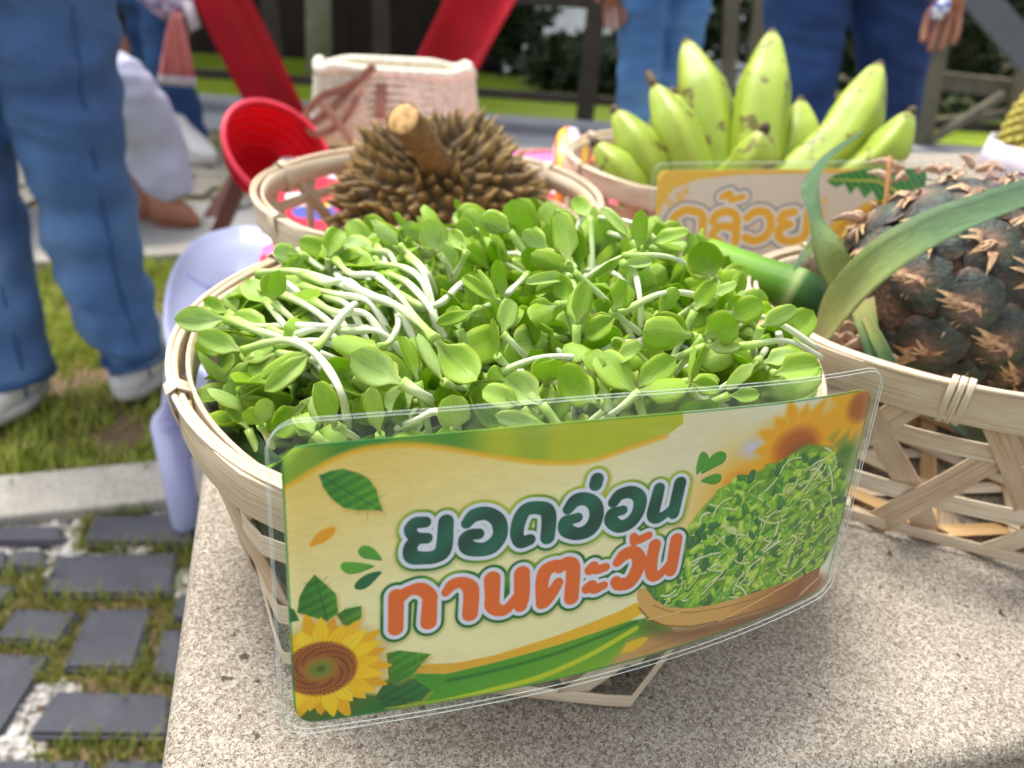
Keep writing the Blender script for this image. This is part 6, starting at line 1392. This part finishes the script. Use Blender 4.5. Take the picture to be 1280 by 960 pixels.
def shirt(parent, J, mat, k=1.0, low=.9, name='shirt'):
    gs = [tube(spline([Vector((J['pelvis'].x, J['pelvis'].y, low)), J['pelvis'].lerp(J['chest'], .5), J['chest'], J['neck'] - Vector((0, 0, .04))], 12), [(.18 * k, .13 * k)] * 4 + [(.17 * k, .125 * k)] * 4 + [(.18 * k, .12 * k), (.17 * k, .11 * k), (.11 * k, .09 * k), (.07 * k, .06 * k)], 22, side=(1, 0, 0))[:2]]
    for s in ('l', 'r'): gs.append(tube(spline([J['sh' + s], J['sh' + s].lerp(J['el' + s], .6), J['el' + s].lerp(J['wr' + s], .25)], 8), [.075 * k, .07 * k, .066 * k, .064 * k, .062 * k, .06 * k, .06 * k, .06 * k], 14)[:2])
    me = remesh(merge(gs)[:2], .012, 3); me.materials.append(mat); return link(name, me, parent)
# the nearest person, wide blue jeans, white shoes
DEN1 = denim('mid_blue_denim', srgb(42, 74, 122), srgb(70, 110, 162), srgb(122, 156, 198))
Yp = 1.13; fr, fl = on_z(176, 484, 0), on_z(25, 508, 0)
J = stand(-.86, 1.17, math.pi * .98, 1.6, .11); J['anr'] = Vector((fl.x, fl.y, .09)); J['anl'] = Vector((fr.x, fr.y + .02, .09)); J['knl'] = on_y(95, 215, 1.19); J['hipl'] = on_y(55, -20, 1.2); J['hipl'].z = .82; J['knr'] = on_y(-50, 240, 1.17); J['hipr'] = J['hipl'] + Vector((-.17, 0, 0)); J['pelvis'] = (J['hipl'] + J['hipr']) / 2 + Vector((0, 0, .05)); off = J['pelvis'] - Vector((-.86, 1.17, J['pelvis'].z))
for k_ in ('chest', 'neck', 'head', 'shl', 'shr', 'ell', 'elr', 'wrl', 'wrr'): J[k_] = J[k_] + Vector((off.x, off.y, 0))
p1 = thing('person', 'standing person in wide mid blue jeans and white shoes on the grass at the left', 'person', (J['pelvis'].x, J['pelvis'].y, 0))
body(p1, J)
def legrow(l): return [(on_y(x, y, Y), w / FPX * (Y * _cp + (CAM_Z - on_y(x, y, Y).z) * _sp) / 2, (w / FPX * 1.15 * dk_) / 2) for x, y, Y, w, dk_ in l]
La = legrow([(174, 456, 1.125, 68, 1.5), (148, 400, 1.14, 82, 1.4), (122, 320, 1.16, 96, 1.3), (100, 220, 1.18, 112, 1.25), (78, 110, 1.19, 130, 1.25), (62, 0, 1.2, 146, 1.2)]); La.append((J['hipl'], .12, .12))
Lb = legrow([(22, 478, 1.06, 74, 1.5), (8, 420, 1.08, 84, 1.4), (-20, 330, 1.12, 100, 1.3), (-50, 220, 1.15, 116, 1.25), (-60, 110, 1.18, 134, 1.25)]); Lb.append((J['hipr'], .12, .12))
trousers('jeans', [La, Lb], [(J['hipl'].lerp(J['hipr'], .5) - Vector((0, 0, .06)), .16, .12), (J['pelvis'] + Vector((0, 0, .06)), .18, .13), (J['pelvis'] + Vector((0, 0, .16)), .16, .12)], DEN1, p1, .008, .011)
JN = p1.children[1] if len(p1.children) > 1 else p1
SEAM = plain('denim_seam', srgb(52, 86, 132), .85).m
for l_ in (La, Lb):
    c9, w9, d9 = l_[0]; obj('hem', tube([c9 + Vector((math.cos(a) * w9 * 1.03, math.sin(a) * d9 * 1.0, .022)) for a in np.linspace(0, 2 * math.pi, 33)], .0045, 6, cap=False), SEAM, JN)
    obj('seam', tube(spline([q[0] + Vector((q[1] * .82, -q[2] * .62, 0)) for q in l_[:-1]], 24), .0022, 5), SEAM, JN)
shoe(p1, fr + Vector((.0, .07, 0)), (-.06, -1, 0), .12, .074); shoe(p1, fl + Vector((-.005, .08, 0)), (-.1, -1, 0), .15, .08)
shirt(p1, J, plain('white_top', srgb(220, 220, 216), .8).m)

# far seated person: denim, white sneakers, coral cloth on the lap
DEN2 = denim('denim_blue', srgb(28, 60, 108), srgb(44, 84, 138), srgb(70, 112, 168))
p2 = thing('person', 'seated person in blue jeans holding a fringed coral cloth', 'person', (-1.3, 2.9, 0))
f2 = on_z(232, 196, 0); Yq = f2.y + .12; kn = on_y(195, -30, Yq); kn2 = on_y(165, -20, Yq + .12); hp = Vector((-1.75, Yq + .25, .52))
J = stand(hp.x, hp.y, math.pi * .7, 1.6); dz = .52 - J['pelvis'].z; J = {k_: v_ + Vector((0, 0, dz)) for k_, v_ in J.items()}
J['hipl'], J['hipr'] = hp + Vector((.05, -.08, 0)), hp + Vector((.05, .1, 0)); J['knl'], J['knr'] = kn, kn2; J['anl'], J['anr'] = on_y(229, 172, Yq), on_y(194, 158, Yq + .1); J['ell'] = on_y(150, -90, Yq); J['wrl'] = on_y(205, -10, Yq); J['wrr'] = on_y(120, 30, Yq); J['knl'] = on_y(197, -20, Yq); kn = J['knl']
body(p2, J, .9)
def rowY(l): return [(on_y(x, y, Y), w / FPX * Y * .95 / 2, w / FPX * Y * .5) for x, y, Y, w in l]
L1 = rowY([(230, 176, Yq, 60), (222, 140, Yq, 62), (212, 90, Yq, 52), (203, 40, Yq, 50), (196, -10, Yq, 52)]); L1.append((J['hipl'], .09, .09))
L2_ = rowY([(196, 160, Yq + .1, 42), (190, 120, Yq + .1, 44), (182, 60, Yq + .1, 44), (176, 0, Yq + .1, 46)]); L2_.append((J['hipr'], .09, .09))
trousers('jeans', [L1, L2_], [(hp, .13, .12), (hp + Vector((0, 0, .15)), .14, .12)], DEN2, p2, .011, .008)
shoe(p2, f2 + Vector((-.03, .04, 0)), (.75, -.6, 0), .2, .085); shoe(p2, Vector((f2.x - .13, f2.y + .12, 0)), (.75, -.6, 0), .2, .08)
shirt(p2, J, plain('light_blue_shirt', srgb(150, 196, 210), .8).m, .9, .5)
fl_ = M('floral_sleeve', .8); vo = fl_.n('ShaderNodeTexVoronoi'); vo.inputs['Scale'].default_value = 55; fl_.l(fl_.coord('Object'), vo.inputs[0]); s_c = fl_.n('ShaderNodeSeparateColor'); fl_.l(vo.outputs['Color'], s_c.inputs[0]); fl_.color(fl_.ramp(s_c.outputs[0], [(0, srgb(200, 196, 220)), (.5, srgb(186, 150, 170)), (.8, srgb(110, 110, 160))], 'CONSTANT'))
obj('sleeve', tube(spline([on_y(150, -60, Yq - .05), on_y(195, -15, Yq - .08), on_y(222, 18, Yq - .1)], 10), [.07, .07, .07, .068, .066, .062, .06, .055, .05, .04], 14), fl_.m, p2)
co_ = M('coral_cloth', .8); co_.color(co_.ramp(co_.noise(co_.coord('Object', (1, 1, .05)), 60, 2), [(.3, srgb(226, 110, 112)), (.7, srgb(250, 176, 164))]))
clo = thing('coral_cloth', 'pleated coral cloth with a white fringe hanging from the seated person', 'cloth', on_y(218, 100, Yq - .12))
V = []; F = []; n = 40; rowsy = 10
for j in range(rowsy):
    t = j / (rowsy - 1); xl, xr = 216 - 18 * t ** .7, 226 + 18 * t ** .8; y_ = 16 + 78 * t
    for i in range(n): s = i / (n - 1); V.append(on_y(xl + (xr - xl) * s, y_ + 4 * s * t, Yq - .14 + .018 * math.sin(i * 1.25) * (.4 + t)))
for j in range(rowsy - 1):
    for i in range(n - 1): F.append((j * n + i, j * n + i + 1, (j + 1) * n + i + 1, (j + 1) * n + i))
me = mesh('pleated_cloth', V, F); me.materials.append(co_.m); o = link('pleated_cloth', me, clo); md = o.modifiers.new('s', 'SOLIDIFY'); md.thickness = .004
V = []; F = []; WH = plain('white_fringe', srgb(226, 214, 222), .8).m
for i in range(n): s = i / (n - 1); V.append(on_y(198 + 46 * s, 93 + 4 * s, Yq - .145 + .022 * math.sin(i * 1.25)))
for i in range(n): s = i / (n - 1); V.append(on_y(197 + 48 * s, 105 + 4 * s, Yq - .145 + .026 * math.sin(i * 1.25)))
me = mesh('fringe', V, [(i, i + 1, n + i + 1, n + i) for i in range(n - 1)]); me.materials.append(WH); o = link('fringe', me, clo); md = o.modifiers.new('s', 'SOLIDIFY'); md.thickness = .006
V = [on_y(x, y, Yq - .17) for x, y in ((228, 0), (240, 0), (251, 34), (238, 40))] + [on_y(x, y, Yq - .15) for x, y in ((228, 0), (240, 0), (251, 34), (238, 40))]
obj('fringe', (V, [(0, 1, 2, 3), (7, 6, 5, 4), (0, 4, 5, 1), (1, 5, 6, 2), (2, 6, 7, 3), (3, 7, 4, 0)]), WH, clo)

# crouching person behind the near one: pale lavender trousers, purple top, brown sandals
p3 = thing('person', 'crouching person in pale lavender trousers and dark purple top behind the near standing person', 'person', on_z(200, 285, 0))
Y3 = 1.95; LAV = plain('lavender_white_cloth', srgb(186, 188, 214), .8, .1, 12).m; PUR = plain('dark_purple_cloth', srgb(44, 16, 52), .8).m
kn = on_y(140, 110, Y3 - .1); hp = Vector((kn.x - .38, Y3 + .05, .28)); J = stand(hp.x, hp.y, math.pi * .6, 1.55); dz = .3 - J['pelvis'].z; J = {k_: v_ + Vector((0, 0, dz)) for k_, v_ in J.items()}
J['hipl'], J['hipr'] = hp + Vector((.08, -.08, 0)), hp + Vector((.08, .1, 0)); J['knl'], J['knr'] = kn, kn + Vector((0, .2, 0)); J['anl'] = on_y(220, 255, Y3); J['anr'] = on_y(186, 258, Y3 + .12); J['wrr'] = on_y(112, 60, Y3 - .1); J['elr'] = on_y(90, -10, Y3); J['knr'] = J['knr'] + Vector((-.06, 0, -.04)); J['wrl'] = kn + Vector((-.22, .05, .02)); J['ell'] = kn + Vector((-.32, .1, .2))
body(p3, J, .7)
def rowW(l): return [(on_y(x, y, Y), w / FPX * Y / 2, w / FPX * Y * .62) for x, y, Y, w in l]
L1 = rowW([(222, 246, Y3, 50), (205, 215, Y3, 66), (185, 170, Y3, 76), (160, 125, Y3 - .05, 76), (140, 100, Y3 - .05, 60)]); L1.append((J['hipl'], .1, .1))
L2_ = rowW([(186, 262, Y3 + .12, 62), (172, 200, Y3 + .12, 72), (150, 140, Y3 + .1, 76)]); L2_.append((J['hipr'], .1, .1))
trousers('trousers', [L1], None, LAV, p3, .009, .009); trousers('purple_skirt', [L2_], [(hp, .13, .12), (hp + Vector((0, 0, .1)), .14, .12)], PUR, p3, .01, .006)
shirt(p3, J, PUR, .88, .3)
ft = on_z(225, 272, 0); brn = plain('brown_sandal', srgb(122, 74, 48), .6).m; shoe(p3, on_z(196, 284, 0), (.9, .05, 0), .11, .06, SKINM, brn); shoe(p3, on_z(172, 276, 0), (.9, .2, 0), .12, .06, SKINM, brn)

# woman in light blue jeans and the man in dark jeans
def pant_person(label, Y, rowsL, rowsR, hipz, mat, h, shirtm, hand=None, foot=True, hx=None):
    L1 = [(on_y(x, y, Y), w / FPX * Y * .9 / 2, w / FPX * Y * .45) for x, y, w in rowsL]; L2_ = [(on_y(x, y, Y + .06), w / FPX * Y * .9 / 2, w / FPX * Y * .45) for x, y, w in rowsR]
    cx = (L1[-1][0].x + L2_[-1][0].x) / 2; t = thing('person', label, 'person', (cx, Y, 0)); J = stand(cx, Y + .03, math.pi, h)
    for l, s in ((L1, 'r'), (L2_, 'l')):
        top, bot = l[-1][0], l[0][0]; d = (bot - top); ft = top + d * ((top.z - .03) / max(.05, top.z - bot.z)) if abs(d.z) > .02 else Vector((bot.x, bot.y, 0)); ft.z = .0
        J['an' + s] = Vector((ft.x, ft.y, .09)); J['kn' + s] = top.lerp(ft, .35) if top.z > .5 else top; J['kn' + s].z = min(.48, top.z); J['hip' + s] = Vector((top.x * .8 + cx * .2, Y + .03, hipz))
        l.insert(0, (Vector((ft.x, ft.y, .05)), l[0][1] * .9, l[0][2] * 1.0)); l.append((J['hip' + s], l[-1][1] * 1.05, l[-1][2] * 1.2))
        shoe(t, Vector((ft.x, ft.y + .06, 0)), (0, -1, 0), .24, .085)
    J['pelvis'] = (J['hipl'] + J['hipr']) / 2 + Vector((0, 0, .06))
    if hand: J['wr' + hand[0]] = hand[1]; J['el' + hand[0]] = hand[2]
    body(t, J, h / 1.7); w = abs(J['hipl'].x - J['hipr'].x) / 2 + L1[-1][1]
    trousers('jeans', [L1, L2_], [(J['pelvis'] - Vector((0, 0, .07)), w * .98, .12), (J['pelvis'] + Vector((0, 0, .06)), w, .125), (J['pelvis'] + Vector((0, 0, .16)), w * .93, .12)], mat, t, .010, .008)
    shirt(t, J, shirtm, h / 1.7 * 1.05, .92); return t, J
DEN4 = denim('light_denim', srgb(64, 112, 176), srgb(88, 140, 200), srgb(128, 174, 220)); DEN5 = denim('dark_denim', srgb(18, 42, 90), srgb(32, 66, 124), srgb(60, 100, 162))
hw = on_y(766, -30, 2.6); pant_person('standing person in slim light blue jeans behind the bananas', 2.65, [(790, 150, 46), (800, 80, 56), (802, 20, 66), (804, -20, 68)], [(838, 160, 44), (850, 80, 46), (858, 20, 56), (860, -20, 60)], .82, DEN4, 1.62, plain('cream_top', srgb(214, 206, 190), .8).m, ('r', hw, hw + Vector((-.05, 0, .26))))
hw = on_y(1205, -42, 1.75); t5, J5 = pant_person('standing man in dark blue jeans with one hand hanging at the right of the bananas', 2.0, [(990, 190, 84), (1000, 110, 90), (1006, 40, 96), (1010, -10, 104)], [(1098, 190, 76), (1112, 110, 84), (1118, 40, 96), (1116, -10, 104)], .82, DEN5, 1.7, plain('grey_top', srgb(96, 96, 104), .8).m, ('l', hw, hw + Vector((.04, .03, .27))))
cap = at_d(1172, 26, 1.62); vo = M('blue_white_wrapper', .35); vo.color(vo.ramp(vo.noise(vo.coord('Object'), 90, 2), [(.4, srgb(230, 234, 244)), (.55, srgb(50, 90, 200))], 'CONSTANT'))
tag(obj('candy_wrapper', blob(J5['wrl'] + Vector((-.036, -.035, -.075)), .016, .012, .022, Matrix.Rotation(.4, 3, 'Y'), 14, 10, lambda p: 1 + .12 * noise.noise(p * 5)), vo.m), 'small blue and white wrapper held in the hand of the man in dark jeans', 'wrapper')
